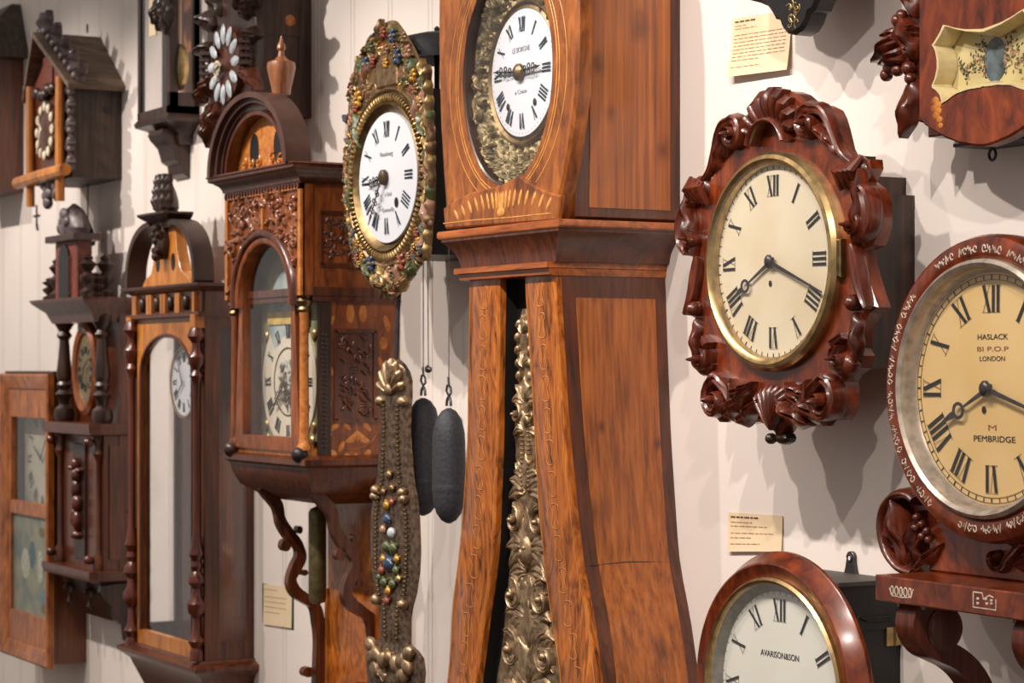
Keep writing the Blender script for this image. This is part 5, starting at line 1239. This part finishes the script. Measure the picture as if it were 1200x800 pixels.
t.each('frieze_boss', mb, W_DK)
mb = MB(); mb.stack(uLf, uR, dE, [(-.006, v2-.004), (.0, v2), (.014, v2+.008), (.018, v1-.006), (.020, v1)]); t.part('cornice', mb, W_DKR)
mb = MB(); mb.box(uLf-.006, uR+.006, v3-.006, v3+.006, 0, dE+.010, .002); t.part('frieze_moulding', mb, W_DKR)
# door
du0, du1 = uLf+.048, uR-.048; dtop = v3-.006
rx = (du1-du0)/2-.022; cxE = (du0+du1)/2; vaE = PV(214, 440, dE); ayE = (PV(216, 392, dE)-vaE)/rx
pts = [(cxE+rx*math.cos(PI*i/24), vaE+rx*ayE*math.sin(PI*i/24)) for i in range(25)]
mb = MB(); archpanel(mb, du0, du1, dtop, vbE+.05, pts, dE-.022, dE-.004); mb.box(du0, du1, vbE+.012, vbE+.05, dE-.022, dE-.004); df = t.part('door_frame', mb, W_OR)
mb = MB(); mb.rib([(pts[0][0], vbE+.05)]+pts+[(pts[-1][0], vbE+.05)], .006, dE-.006, .006); t.part('door_moulding', mb, W_DKR, parent=df)
mb = MB(); mb.prism([(cxE+rx, vbE+.05)]+pts+[(cxE-rx, vbE+.05)], dE-.015, dE-.014); t.part('door_glass', mb, GLASS, parent=df)
# turned half columns
for s in (-1, 1):
    uc_ = cE+s*(hwE-.024); q = lambda y: PV(236 if s > 0 else 176, y-(0 if s > 0 else 8), dE)
    pr = [(.018, q(775)), (.018, q(765)), (.014, q(760)), (.022, q(752)), (.012, q(744)), (.010, q(725)), (.022, q(718)), (.024, q(708)), (.014, q(700)), (.011, q(690)), (.022, q(683)), (.020, q(676)), (.011, q(670)), (.016, q(664)), (.012, q(658)), (.020, q(650)), (.014, q(640)), (.012, q(632)),
          (.010, q(628)), (.0095, q(500)), (.010, q(452)), (.013, q(446)), (.018, q(440)), (.011, q(434)), (.020, q(426)), (.022, q(418)), (.012, q(410)), (.012, q(402)), (.024, q(394)), (.020, q(388)), (.016, q(384))]
    mb = MB(); mb.lathe(uc_, dE+.002, pr, 16); cl = t.part('turned_column', mb, W_MAHC)
    mb = MB(); mb.box(uc_-.017, uc_+.017, q(384), v3, dE-.012, dE+.014, .002); t.part('column_block', mb, W_OR, parent=cl)
mb = MB(); mb.stack(uLf, uR, dE, [(-.03, vbE-.10), (.0, vbE-.03), (.010, vbE-.022), (.026, vbE-.010), (.026, vbE), (.004, vbE+.008), (0, vbE+.014)]); t.part('case_base', mb, W_DKR)
# dial and pendulum
de_ = .088; cvE = PV(222, 448, de_)+.0
mb = MB(); mb.disc(cxE, cvE, .085, de_-.01, de_, 48)
t.part('dial', join(mb, numerals(cxE, cvE, de_+.0008, .052, .076, .0035, adv=.06)), [ENAM]) if False else t.part('dial', join(mb, numerals(cxE, cvE, de_+.0008, .052, .076, .0035, adv=.06)), [ENAM, INK])
mb = MB(); mb.ring(cxE, cvE, [(.092, de_-.008), (.092, de_+.004), (.086, de_+.004), (.086, de_-.004)], 40); t.part('bezel', mb, BRASS)
t.part('hour_hand', hand(cxE, cvE, de_+.004, 230, .045, .003), INK); t.part('minute_hand', hand(cxE, cvE, de_+.006, 330, .07, .0025), INK)
mb = MB(); mb.tube([(cxE, cvE-.05, .05), (cxE, vbE+.28, .05)], .004, 6); pr_ = t.part('pendulum_rod', mb, BRASSD)
mb = MB(); mb.disc(cxE, vbE+.22, .06, .04, .05, 36, dome=.006); t.part('pendulum_bob', mb, BRASS, parent=pr_)
# crest
cq = PV(200, 331, .15)
ky = lambda y: PV(195, y, .13)
mb = MB(); body = [(cE-.17, v1), (cE+.17, v1), (cE+.15, v1+.02), (cE+.105, v1+.035), (cE+.075, ky(295)), (cE+.066, ky(270)), (cE+.050, ky(254)), (cE-.050, ky(254)), (cE-.066, ky(270)), (cE-.075, ky(295)), (cE-.105, v1+.035), (cE-.15, v1+.02)]
mb.prism(body, .108, .138, .002); cr = t.part('crest_board', mb, W_OR)
for s in (-1, 1):
    mb = MB(); pts = [(cE+s*(.070+.170*math.sin(q_*PI/2)), v1+(ky(262)-v1)*math.cos(q_*PI/2)**.8 if q_ < 1 else v1) for q_ in [i/14 for i in range(15)]]
    L_ = [[(u-s*.008, v-.006, .105), (u+s*.006, v+.006, .105), (u+s*.006, v+.006, .158), (u-s*.008, v-.006, .158)] for u, v in pts]; mb.loft(L_); t.part('crest_arc', mb, plain('dark_arc_wood', (66, 46, 38), .45, col2=(48, 32, 26), bs=14) if 'dark_arc_wood' not in MATS else MATS['dark_arc_wood'])
mb = MB(); mb.ell(cE, ky(285), .145, .030, .045, .022)
for a, b, r in ((.0, .035, .014), (-.018, .02, .012), (.018, .02, .012), (0, -.035, .014), (-.012, -.02, .010), (.012, -.02, .010), (0, .005, .013)): mb.ell(cE+a, ky(285)+b, .162, r, r, r, n=8, k=5)
t.part('crest_mask', mb, W_DK, label='dark carved ornament at the middle of the crest')
mb = MB()
for s in (-1, 1): mb.disc(cE+s*.054, ky(308), .015, .1378, .1385, 16, ay=1.5)
t.each('crest_recess', mb, BLACK, parent=cr)
mb = MB(); mb.stack(cE-.065, cE+.065, .150, [(0, ky(268)), (.002, ky(262)), (.022, ky(256)), (.030, ky(253)), (.030, ky(250.5))], .10); cp_ = t.part('crest_cap', mb, W_DK)
mb = MB(); v = ky(250); H = ky(205)-v
mb.loft([[(cE+r*math.cos(a)*.9, v+y*H, .135+r*.5*math.sin(a)) for a in [2*PI*i/12 for i in range(12)]] for r, y in ((.046, 0), (.056, .12), (.054, .3), (.042, .55), (.022, .8), (.002, 1.0))])
for k in range(5):
    for j, y in enumerate((.05, .3, .55)):
        a = -1.2+.6*k; mb.leaf(cE+.046*(1-y*.6)*math.sin(a), v+y*H, PI/2+.35*math.sin(-a), H*.46, .013, .135+.020*math.cos(a)*(1-y*.5), .014, lobes=2, ns=8, nt=5)
t.part('flame_finial', mb, BLACK if False else W_DK, parent=cp_)

# ================================================================ G : glazed case clock at the top
uR = -5.546; dG = DS(198, uR)
uLg = PU(161, dG); v0_ = PV(198, 132, dG)
t = Thing('glazed_wall_clock', 'dark glazed wall clock with brass pendulum behind glass, cut by the top edge', 'clock', (uR+uLg)/2, v0_)
top = v0_+.62; pz = .016
mb = MB(); mb.box((uLg+uR)/2+.02, uR, v0_, top, 0, .014); bk = t.part('case_back', mb, wood('orange_brown_panel', (120, 66, 36), (168, 104, 66), (190, 128, 86)))
mb = MB()
for a, b, c, d in ((uLg, uLg+pz, dG-pz, dG), (uR-pz*1.3, uR, dG-pz*1.6, dG), (uLg, uLg+pz, 0, pz), (uR-pz, uR, 0, pz)): mb.box(a, b, v0_, top, c, d, .002)
mb.box(uLg, uR, v0_, v0_+.02, 0, dG); mb.box(uLg, uR, top-.02, top, 0, dG); mb.box(uR-.008, uR, v0_, v0_+.055, 0, dG); t.part('case_frame', mb, W_DK)
mb = MB(); mb.box(uLg+pz, uR-pz, v0_+.02, top-.02, dG-.006, dG-.005); t.part('front_glass', mb, GLASS)
for u in (uLg+.006, uR-.006):
    mb = MB(); mb.box(u-.0005, u+.0005, v0_+.02, top-.02, pz, dG-pz); t.part('side_glass', mb, GLASS)
mb = MB(); mb.stack(uLg, uR, dG, [(-.05, v0_-.075), (-.045, v0_-.05), (-.02, v0_-.030), (.004, v0_-.020), (.008, v0_-.010), (0, v0_), (-.004, v0_+.006)]); t.part('case_base', mb, W_DK)
mb = MB(); u_ = (uR+uLg)/2
mb.sprism(smooth([(.0, v0_-.03), (dG*.9, v0_-.035), (dG*.86, v0_-.06), (dG*.62, v0_-.08), (dG*.5, v0_-.115), (dG*.3, v0_-.125), (.25*dG, v0_-.15), (.0, v0_-.16)], 2), u_-.05, u_+.05); t.part('base_bracket', mb, W_DK)
mb = MB(); pbv = PV(213, 78, .05); u_ = PU(209, .05); mb.disc(u_+.0, pbv, .062, .045, .056, 36, dome=.008); pb_ = t.part('pendulum_bob', mb, BRASS)
mb = MB(); mb.box(u_-.006, u_+.006, pbv, top-.1, .046, .052); t.part('pendulum_rod', mb, W_OR, parent=pb_)
mb = MB(); random.seed(3)
for k in range(9): mb.leaf(uR-.02+random.uniform(-.05, .05), PV(205, 10, dG)+random.uniform(-.01, .05), -PI/2+random.uniform(-.9, .9), .07, .016, dG, .02, lobes=2)
t.each('drop_leaf', mb, W_DK, label='carved dark leaves over the front glass')
mb = MB(); mb.box(uLg+.10, uLg+.15, PV(186, 40, dG), top-.1, dG+.001, dG+.004); t.part('paper_tag', mb, PAPER, label='small cream paper tag on the glass')

# ================================================================ H : carved cuckoo clock beside it
uR = -4.8426; dH = DS(292, uR); vbH = PV(365, 138, 0); vtH = vbH+.36
t = Thing('carved_cuckoo_clock', 'dark carved cuckoo clock with ivory numerals on a box case, above the hooded clock', 'clock', uR-.13, vbH)
mb = MB(); mb.box(uR-.26, uR, vbH, vtH, 0, dH, .003); cs = t.part('case', mb, wood('dark_cuckoo_box', (44, 30, 22), (76, 54, 42), (100, 74, 58), rough=.55, coat=0))
mb = MB(); d, v = PS(340, 24, uR); mb.lathe(uR+.001, d, [(.016, v)], 8) if False else sidell(mb, uR, d, v, .014, .014, .003); t.part('side_peg', mb, W_DUTO, parent=cs, label='round lighter plug on the side')
mb = MB(); d0, v0a = PS(350, 80, uR); d1, v1a = PS(300, 40, uR); 
for a in ((v0a, v0a+.003, d0, d1), (v1a, v1a+.003, d0, d1), (v0a, v1a, d0, d0+.003), (v0a, v1a, d1-.003, d1)): mb.box(uR, uR+.0012, *a)
t.part('side_door', mb, BLACK, parent=cs)
cH = PU(270, dH+.02); cvH = PV(270, 76, dH+.02)
mb = MB(); brd = smooth([(cH+x, cvH+y) for x, y in ((-.13, .14), (-.15, .05), (-.13, -.06), (-.10, -.14), (-.05, -.20), (0, -.24), (.05, -.20), (.10, -.14), (.13, -.06), (.15, .05), (.13, .14), (.08, .26), (0, .32), (-.08, .26))], 3, closed=True)
mb.prism(brd, dH, dH+.02, .004); bd = t.part('front_board', mb, W_DK)
for s in (-1, 1):
    for (x, y, an, L, W_) in ((.06, -.08, -.8, .12, .022), (.09, -.02, -.3, .11, .02), (.08, .10, .5, .12, .024), (.05, .12, 1.1, .12, .02), (.03, -.12, -1.4, .11, .02), (.10, .05, .2, .09, .018), (.11, -.08, -1.2, .10, .018), (.05, .19, .7, .12, .022)):
        m2 = MB(); m2.leaf(cH+s*x, cvH+y, an if s > 0 else PI-an, L, W_, dH+.018, .03, lobes=3, curl=-.5*s); t.part('carved_leaf', m2, W_DKR if y < 0 else W_DK, parent=bd)
mb = MB(); mb.ring(cH, cvH, [(.092, dH+.02), (.090, dH+.034), (.078, dH+.036), (.074, dH+.028), (.0, dH+.028)], 40); dlh = t.part('dial_ring', mb, W_DKR)
for i in range(12):
    a = 2*PI*i/12; m2 = MB(); m2.ell(cH+.070*math.sin(a), cvH+.070*math.cos(a), dH+.038, .0125, .025, .005, rot=-a, n=8, k=4)
    t.part('numeral_plaque', m2, BLWH, parent=dlh)
t.part('hour_hand', hand(cH, cvH, dH+.042, 262, .058, .004, ornate=True), IVORY); t.part('minute_hand', hand(cH, cvH, dH+.044, 250, .045, .004, ornate=True), IVORY)
mb = MB()
for k in range(4):
    for s in (-1, 1): mb.tube([(cH+s*.10, cvH-.01+.016*k, dH+.03), (cH+s*.12, cvH-.008+.016*k, dH+.045), (cH+s*.145, cvH-.012+.016*k, dH+.03)], .006, 6)
t.each('feather_roll', mb, W_DK, parent=bd)

# ================================================================ B : house shaped cuckoo clock
uR = -6.139; dB = DS(84, uR); vbB = PV(143, 210, 0)
t = Thing('house_cuckoo_clock', 'house shaped cuckoo clock with gabled roof, orange twig frame and ivory numerals', 'clock', uR-.13, vbB)
cB = PU(56, dB+.01); hwB = uR-cB; vE = PV(150, 97, 0)
mb = MB(); mb.box(cB-hwB, uR, vbB, vE+.01, 0, dB, .002); cs = t.part('case', mb, W_GREY)
mb = MB(); d, v = PS(125, 128, uR); mb.box(uR-.001, uR+.002, v-.008, v+.008, d-.010, d+.010); mb.box(uR, uR+.003, v-.012, v-.006, d-.012, d+.004); t.part('side_vent', mb, BLACK, parent=cs)
dRf = dB+.055; dEv = dB+.02; apx = PV(37, 38, dRf); eaveo = PU(80, dEv)-cB; ev = PV(80, 97, dEv)
for s in (-1, 1):
    mb = MB(); nx = .010
    A = (cB, apx); B_ = (cB+s*eaveo, ev)
    mb.loft([[(A[0], A[1], d), (A[0], A[1]-.016, d), (B_[0]-s*.003, B_[1]-.014, d_), (B_[0], B_[1], d_)] for d, d_ in ((0, 0), (dRf, dEv))]); t.part('roof_slope', mb, wood('weathered_roof', (70, 56, 44), (104, 84, 68), (128, 106, 88), rough=.65, coat=0, scale=(14, 3, 14)) if 'weathered_roof' not in MATS else MATS['weathered_roof'])
    for k in range(8):
        q_ = (k+.5)/8; m2 = MB(); x, y = A[0]+(B_[0]-A[0])*q_, A[1]+(B_[1]-A[1])*q_
        m2.leaf(x, y, (PI/2-.5*s)+(-.5 if k % 2 else .3)*s, .075, .018, dRf-.045-.03*q_, .024, lobes=2); m2.ell(x-.0, y+.014, dRf-.03-.03*q_, .012, .012, .010); t.part('vine_leaf', m2, plain('grey_violet_wood', (104, 90, 92), .45, coat=.2, col2=(66, 54, 54), bs=30) if 'grey_violet_wood' not in MATS else MATS['grey_violet_wood'])
mb = MB(); mb.tube([(cB+.0, apx+.01, .04), (cB+.0, apx+.035, .04)], .003, 6); t.part('roof_pin', mb, W_DK)
mb = MB(); mb.prism([(cB-hwB, ev), (cB+hwB, ev), (cB, apx-.02)], dB-.02, dB+.005); gb = t.part('gable', mb, PINKM)
mb = MB(); mb.box(cB-.04, cB+.04, ev+.02, ev+.10, dB+.005, dB+.012, .002); t.part('cuckoo_door', mb, PINKM, parent=gb)
mb = MB()
for x, y in ((-.07, .0), (.07, .0), (0, -.012), (.03, .0), (-.03, -.01)): mb.ell(cB+x, ev+y, dB+.02, .02, .018, .012)
t.each('gable_flower', mb, W_DK, parent=gb)
vt1 = PV(56, 106, dB); vt0 = PV(56, 206, dB)
mb = MB(); mb.box(cB-hwB*.72, cB+hwB*.72, vt0, vt1, dB-.01, dB+.008); t.part('dial_board', mb, W_DKR)
for s in (-1, 1):
    mb = MB(); u_ = cB+s*hwB*.74; mb.tube([(u_, vt1+.02, dB+.018), (u_+.002, (vt0+vt1)/2, dB+.020), (u_, PV(56, 240, dB), dB+.018)], .013, 10); t.part('twig_post', mb, W_OR)
mb = MB(); vr = PV(56, 208, dB); mb.tube([(cB-hwB*1.22, vr-.004, dB+.030), (cB, vr, dB+.032), (cB+hwB*1.18, vr+.004, dB+.030)], [.018, .020, .018], 10); t.part('twig_rail', mb, W_OR)
vd = PV(56, 155, dB)
mb = MB(); mb.disc(cB, vd, .082, dB+.005, dB+.014, 40, dome=.008); dlb = t.part('dial', mb, W_DKR)
for i in range(12):
    a = 2*PI*i/12; m2 = MB(); m2.ell(cB+.068*math.sin(a), vd+.070*math.cos(a), dB+.020, .013, .015, .006, n=9, k=5); t.part('numeral_plaque', m2, IVORY, parent=dlb)
t.part('hour_hand', hand(cB, vd, dB+.030, 320, .05, .007), IVORY); t.part('minute_hand', hand(cB, vd, dB+.033, 205, .07, .006), IVORY)
for k in range(9):
    m2 = MB(); y = PV(80, 112+k*11, dB); m2.leaf(uR-.008, y, (-.2 if k % 2 else .9), .035, .012, dB, .020, lobes=1); m2.ell(uR+.012, y+.004, dB+.01, .010, .010, .008); t.part('vine_leaf', m2, MATS['grey_violet_wood'])
mb = MB()
for x, y in ((-.03, -.02), (.03, -.02), (0, -.035), (-.01, -.055), (.012, -.05), (0, -.075), (.08, -.03), (.085, -.055)): mb.ell(cB+x, vr+y, dB+.01, .024, .020, .014, rot=x*9)
t.part('carved_apron', mb, MATS['grey_violet_wood'])
mb = MB(); p = P(103, 262, .032)
mb.tube([(p[0], vbB, .032), (p[0], p[1], .032)], .0022, 5); t.part('pull_chain', mb, BLACK)
p = P(104, 282, .032)
W = Thing('clock_weight', 'small dark cone weight on a thin chain below the house cuckoo clock', 'weight', p[0], p[1], .032)
mb = MB(); mb.lathe(p[0], .032, [(.002, p[1]-.02), (.018, p[1]-.012), (.020, p[1]), (.013, p[1]+.03), (.005, p[1]+.05), (.002, p[1]+.055)], 14); W.part('weight_body', mb, IRON)
p = P(43, 262, .10)
mb = MB(); mb.tube([(p[0], PV(43, 240, .10), .10), (p[0], p[1], .10)], .003, 5); mb.box(p[0]-.02, p[0]+.02, p[1]+.02, p[1]+.026, .095, .105); mb.tube([(p[0], p[1], .10), (p[0]+.01, p[1]-.02, .10)], .004, 5); t.part('pendulum_hook', mb, IRON)

# ================================================================ A : clock at the left edge
uA = PU(30, 0); dA = .15
t = Thing('roofed_wall_clock', 'dark brown roofed wall clock cut off by the left edge', 'clock', uA-.15, PV(20, 222, .05))
vb = PV(20, 222, .05); vt = PV(20, 52, .1)
mb = MB(); mb.box(uA-.32, uA-.02, vb, vt, 0, dA, .003); t.part('case', mb, W_DKR)
mb = MB(); mb.loft([[(uA-.36, vt-.01, 0), (uA+.03, vt-.01, 0), (uA+.03, vt-.01, dA+.04), (uA-.36, vt-.01, dA+.04)], [(uA-.36, vt+.012, 0), (uA+.03, vt+.012, 0), (uA+.03, vt+.012, dA+.04), (uA-.36, vt+.012, dA+.04)], [(uA-.28, vt+.17, 0), (uA-.05, vt+.17, 0), (uA-.05, vt+.17, .03), (uA-.28, vt+.17, .03)]]); t.part('roof', mb, W_GREY)
mb = MB(); mb.rib([(uA-.06, vb+.05), (uA-.05, vb+.15), (uA-.06, vb+.25), (uA-.07, vt-.04)], .02, dA, .012); t.part('corner_carving', mb, W_DUT)
mb = MB()
for k in range(5): mb.leaf(uA-.10-.012*(k % 2), vb+.06+.06*k, PI/2+(-1)**k*.7, .07, .018, dA, .014, lobes=2)
t.each('front_leaf', mb, W_DUT)

# ================================================================ C : column and castle clock
uR = -6.0207; dC = DS(108, uR)
uLc = PU(56, dC); cC = (uLc+uR)/2; hwC = uR-cC
v1 = PV(111, 346, .17); v2 = PV(111, 368, dC); v3 = PV(109, 497, dC+.01); v3b = PV(109, 510, dC+.01); v4 = PV(118, 672, dC); v4b = PV(118, 684, dC)
t = Thing('castle_crested_clock', 'dark walnut wall clock with a castle shaped crest, four small columns and shelves', 'clock', cC, v4b)
mb = MB(); mb.box(uLc+.03, uR-.004, v3, v2, 0, dC-.08); mb.box(uLc+.03, uR-.004, v4, v3b, 0, dC-.035); mb.box(uR-.02, uR, v4, v2, 0, .05); t.part('case', mb, W_DKR)
mb = MB(); mb.stack(uLc, uR, dC, [(-.01, v2-.02), (0, v2), (.004, v2+.01), (.036, v1-.012), (.042, v1-.003), (.042, v1)]); t.part('cornice', mb, W_DKR)
for nm, a, b in (('middle_shelf', v3b, v3), ('lower_shelf', v4b, v4)):
    mb = MB(); mb.stack(uLc, uR, dC, [(-.006, a-.006), (.010, a), (.014, (a+b)/2), (.014, b)]); t.part(nm, mb, W_DKR)
for s in (-1, 1):
    u_ = cC+s*(hwC-.030); H = v2-v3; q = lambda x: v3+H*x
    mb = MB(); mb.lathe(u_, dC-.040, [(r_*1.28, v_) for r_, v_ in [(.020, q(0)), (.024, q(.05)), (.022, q(.12)), (.012, q(.16)), (.014, q(.22)), (.023, q(.26)), (.013, q(.30)), (.018, q(.35)), (.014, q(.38)), (.019, q(.44)), (.014, q(.6)), (.011, q(.78)), (.018, q(.82)), (.012, q(.86)), (.022, q(.93)), (.026, q(.98)), (.026, q(1))]], 14); t.part('column', mb, W_DK)
    H = v3b-v4; q = lambda x: v4+H*x
    mb = MB(); mb.lathe(u_, dC-.03, [(.018, q(0)), (.022, q(.08)), (.010, q(.14)), (.009, q(.8)), (.018, q(.86)), (.012, q(.9)), (.020, q(1))], 12); t.part('lower_column', mb, W_DKR)
    for vv in (v3b-.022, v4+.03): mb = MB(); mb.ell(u_, vv, dC, .014, .014, .014, n=10, k=6); t.part('knob', mb, W_MAHC)
dv = (v2+v3)/2-.0; ddc = dC-.052
mb = MB(); mb.ring(cC, dv, [(.098, ddc-.01), (.098, ddc+.008), (.088, ddc+.016), (.076, ddc+.010), (.074, ddc+.004)], 44, ay=1.35); t.part('dial_surround', mb, W_DUT)
mb = MB(); mb.disc(cC, dv, .076, ddc, ddc+.004, 44, ay=1.35)
t.part('dial', join(mb, numerals(cC, dv, ddc+.006, .045, .064, .004)), [plain('brassy_dial', (150, 132, 96), .3, metal=.7), INK])
t.part('hour_hand', hand(cC, dv, ddc+.010, 200, .05, .003), BLACK); t.part('minute_hand', hand(cC, dv, ddc+.012, 60, .06, .003), BLACK)
mb = MB(); mb.box(cC-.05, cC+.05, v4+.02, v3b-.03, dC-.035, dC-.028, .002); pn = t.part('lower_panel', mb, W_DK)
mb = MB(); pv = (v4+v3b)/2
for a in ((0, .10, .016, .02), (0, .07, .022, .022), (0, .03, .018, .03), (.006, -.01, .024, .026), (-.008, -.05, .018, .03), (.012, -.06, .014, .03), (.0, -.10, .028, .014), (-.03, .09, .018, .008), (.03, .085, .018, .008)): mb.ell(cC+a[0], pv+a[1], dC-.022, a[2], a[3], .018)
t.part('carved_figure', mb, W_MAHC, parent=pn, label='carved standing figure on the lower panel')
d, v = PS(153, 599, uR)
mb = MB(); mb.ell(uR+.008, v, d, .012, .007, .009); t.part('side_handle', mb, plain('copper_knob', (176, 96, 72), .35, metal=.6), label='small copper knob on the case side')
mb = MB(); mb.box(uR-.001, uR+.003, v4+.03, v3b-.03, .04, dC-.05, .001); t.part('side_panel', mb, W_DKR)
mb = MB(); mb.stack(uLc+.04, uR-.02, dC-.03, [(-.055, v4b-.12), (-.04, v4b-.09), (-.02, v4b-.06), (-.004, v4b-.03), (0, v4b-.006)]); t.part('base_block', mb, W_DK)
mb = MB(); mb.sprism(smooth([(.0, v4b-.01), (.10, v4b-.015), (.092, v4b-.05), (.065, v4b-.075), (.060, v4b-.11), (.035, v4b-.13), (.03, v4b-.17), (.0, v4b-.19)], 2), uR-.03, uR-.008); t.part('side_bracket', mb, W_DK)
for s, u_ in ((-1, cC-.09), (1, cC+.085)):
    mb = MB(); mb.lathe(u_, dC-.03, [(.003, v4b-.09), (.008, v4b-.08), (.003, v4b-.066), (.004, v4b-.056), (.016, v4b-.045), (.018, v4b-.036), (.008, v4b-.026), (.014, v4b-.008)], 12); t.part('drop_finial', mb, W_DK)
# castle crest
k0 = v1; cy = lambda y: PV(78, y, .13)
cK = PU(77, .13)
mb = MB(); mb.box(cK-.095, cK+.095, k0, cy(282), .085, .13, .004); mb.box(cK-.05, cK+.05, k0+.01, cy(300), .129, .134); tw = t.part('castle_tower', mb, PINKM)
mb = MB(); n_ = 10; mb.prism([(cK-.045, k0+.004), (cK+.045, k0+.004)]+[(cK+.045*math.cos(PI*i/n_), cy(305)+.045*math.sin(PI*i/n_)) for i in range(n_+1)], .134, .137); t.part('archway', mb, BLACK, parent=tw)
mb = MB(); mb.box(cK-.13, cK+.13, cy(283), cy(275), .065, .15, .003); t.part('tower_slab', mb, W_DK, parent=tw)
mb = MB(); z0 = cy(275); z1 = cy(238); mb.loft([[(cK+r*math.cos(a), z0+(z1-z0)*y, .105+r*.5*math.sin(a)) for a in [2*PI*i/14 for i in range(14)]] for r, y in ((.070, 0), (.082, .2), (.072, .5), (.046, .8), (.008, 1.0))])
for k in range(7): a = random.random()*2; mb.ell(cK+random.uniform(-.035, .035), z0+(z1-z0)*random.uniform(.15, .7), .135, .016, .018, .012)
t.part('carved_dome', mb, MATS['grey_violet_wood'], parent=tw)
for i, (x, d) in enumerate(((-.135, .11), (.135, .11), (.135, .06), (.20, .11), (-.20, .11))):
    mb = MB(); H = (cy(300) if abs(x) < .15 else cy(322))-k0; mb.lathe(cK+x, d, [(.020, k0), (.024, k0+H*.15), (.010, k0+H*.25), (.022, k0+H*.4), (.024, k0+H*.5), (.010, k0+H*.6), (.026, k0+H*.78), (.012, k0+H*.86), (.016, k0+H*.93), (.004, k0+H)], 12); t.part('baluster', mb, W_DK)

# ================================================================ D : framed shelf clock at the lower left
uR = -6.4338; dD = .125; vtD = PV(55, 438, dD); vbD = PV(54, 784, dD)
hwD = .24; cD = uR-hwD
t = Thing('ogee_framed_clock', 'rectangular orange veneered wall clock with two glazed panes at the lower left edge', 'clock', cD, vbD)
mb = MB(); x0_, x1_ = uR-2*hwD+.012, uR-.012
mb.box(x0_, x1_, vbD+.012, vtD-.008, 0, .04)
for q_ in ((x0_, x0_+.02, vbD+.012, vtD-.008), (x1_-.02, x1_, vbD+.012, vtD-.008), (x0_+.02, x1_-.02, vbD+.012, vbD+.03), (x0_+.02, x1_-.02, vtD-.026, vtD-.008)): mb.box(*q_, .04, dD-.02)
t.part('case', mb, wood('case_side_brown', (66, 32, 16), (112, 58, 28), (140, 78, 40)))
mb = MB(); R_ = [(uR-2*hwD, vbD), (uR, vbD), (uR, vtD), (uR-2*hwD, vtD)]
mb.sweep(R_, [(0, dD-.022), (0, dD-.004), (-.006, dD), (-.016, dD-.002), (-.030, dD-.010), (-.044, dD-.014), (-.048, dD-.018), (-.048, dD-.03)]); t.part('moulded_frame', mb, W_OG)
w0 = hwD-.048; a0, a1 = vbD+.048, vtD-.048
yu1, yu0, yl1, yl0 = PV(35, 490, dD), PV(35, 590, dD), PV(35, 606, dD), PV(35, 722, dD)
mb = MB(); e = w0-.022
mb.box(cD-w0, cD-e, a0, a1, dD-.034, dD-.018); mb.box(cD+e, cD+w0, a0, a1, dD-.034, dD-.018)
for y0, y1 in ((a0, yl0), (yl1, yu0), (yu1, a1)): mb.box(cD-e, cD+e, y0, y1, dD-.034, dD-.018, .001)
dr = t.part('door', mb, W_OG)
mb = MB(); mb.box(cD-e, cD+e, yu0, yu1, dD-.029, dD-.028); t.part('upper_glass', mb, GLASS, parent=dr)
mb = MB(); mb.box(cD-e, cD+e, yl0, yl1, dD-.030, dD-.026)
m2 = MB()
for x, y, a, b, m_ in ((.10, .5, .05, .10, 1), (.14, .2, .05, .05, 2), (.02, .6, .06, .08, 0), (.17, .75, .03, .05, 2), (.12, .85, .06, .03, 3), (-.05, .5, .08, .09, 1), (.15, .08, .08, .03, 3)): m2.mat(m_); m2.ell(cD+x*.95, yl0+(yl1-yl0)*y, dD-.0262, a*.6, b*.6, .0006, n=14, k=3)
m3 = MB(); m3.add(mb.v, mb.f); m3.add(m2.v, m2.f); m3.m = [4]*len(mb.f)+m2.m
t.part('painted_pane', m3, [plain('pane_teal', (70, 104, 112), .35), plain('pane_pale', (176, 176, 160), .35), plain('pane_blue', (96, 126, 140), .35), plain('pane_olive', (110, 100, 62), .35), plain('pane_ground', (140, 138, 116), .35, col2=(100, 112, 110), bs=14)], parent=dr)
dvv = (yu0+yu1)/2; z = .06
mb = MB(); mb.box(cD-e-.01, cD+e+.01, yu0-.02, yu1+.02, z-.006, z)
cr_ = MB(); rr = (yu1-yu0)*.62
t.part('dial', join(mb, numerals(cD, dvv, z+.001, rr*.7, rr*.92, .005), cr_), [plain('aged_white_dial', (196, 190, 168), .4, col2=(150, 152, 138), bs=10), INK])
t.part('hour_hand', hand(cD, dvv, z+.006, 300, rr*.5, .004), BLACK); t.part('minute_hand', hand(cD, dvv, z+.008, 40, rr*.8, .004), BLACK)
mb = MB(); mb.box(uR-2*hwD+.0, uR+.0, vtD, vtD+.008, 0, dD-.02, .002); t.part('top_board', mb, W_DK)

# ================================================================ green backed caption card behind the hooded clock
card('paper_label', 'cream caption card on a green mount behind the pierced bracket of the hooded clock', ((309, 684), (342, 688), (342, 736), (309, 731)), [(.12, .5, 1), (.3, .8, 1), (.42, .8, 1), (.55, .8, 1), (.68, .6, 1)], .002)
o = [x for x in sc.objects if x.name.startswith('paper_label') and x.type == 'EMPTY'][-1]
a = P(308, 683, 0); b = P(344.5, 738, 0)
mb = MB(); mb.box(a[0], b[0], b[1], a[1], 0, .0014); k = mk('green_mount', mb, PGREEN, (o.location[0], o.location[2], -o.location[1])); k.parent = o
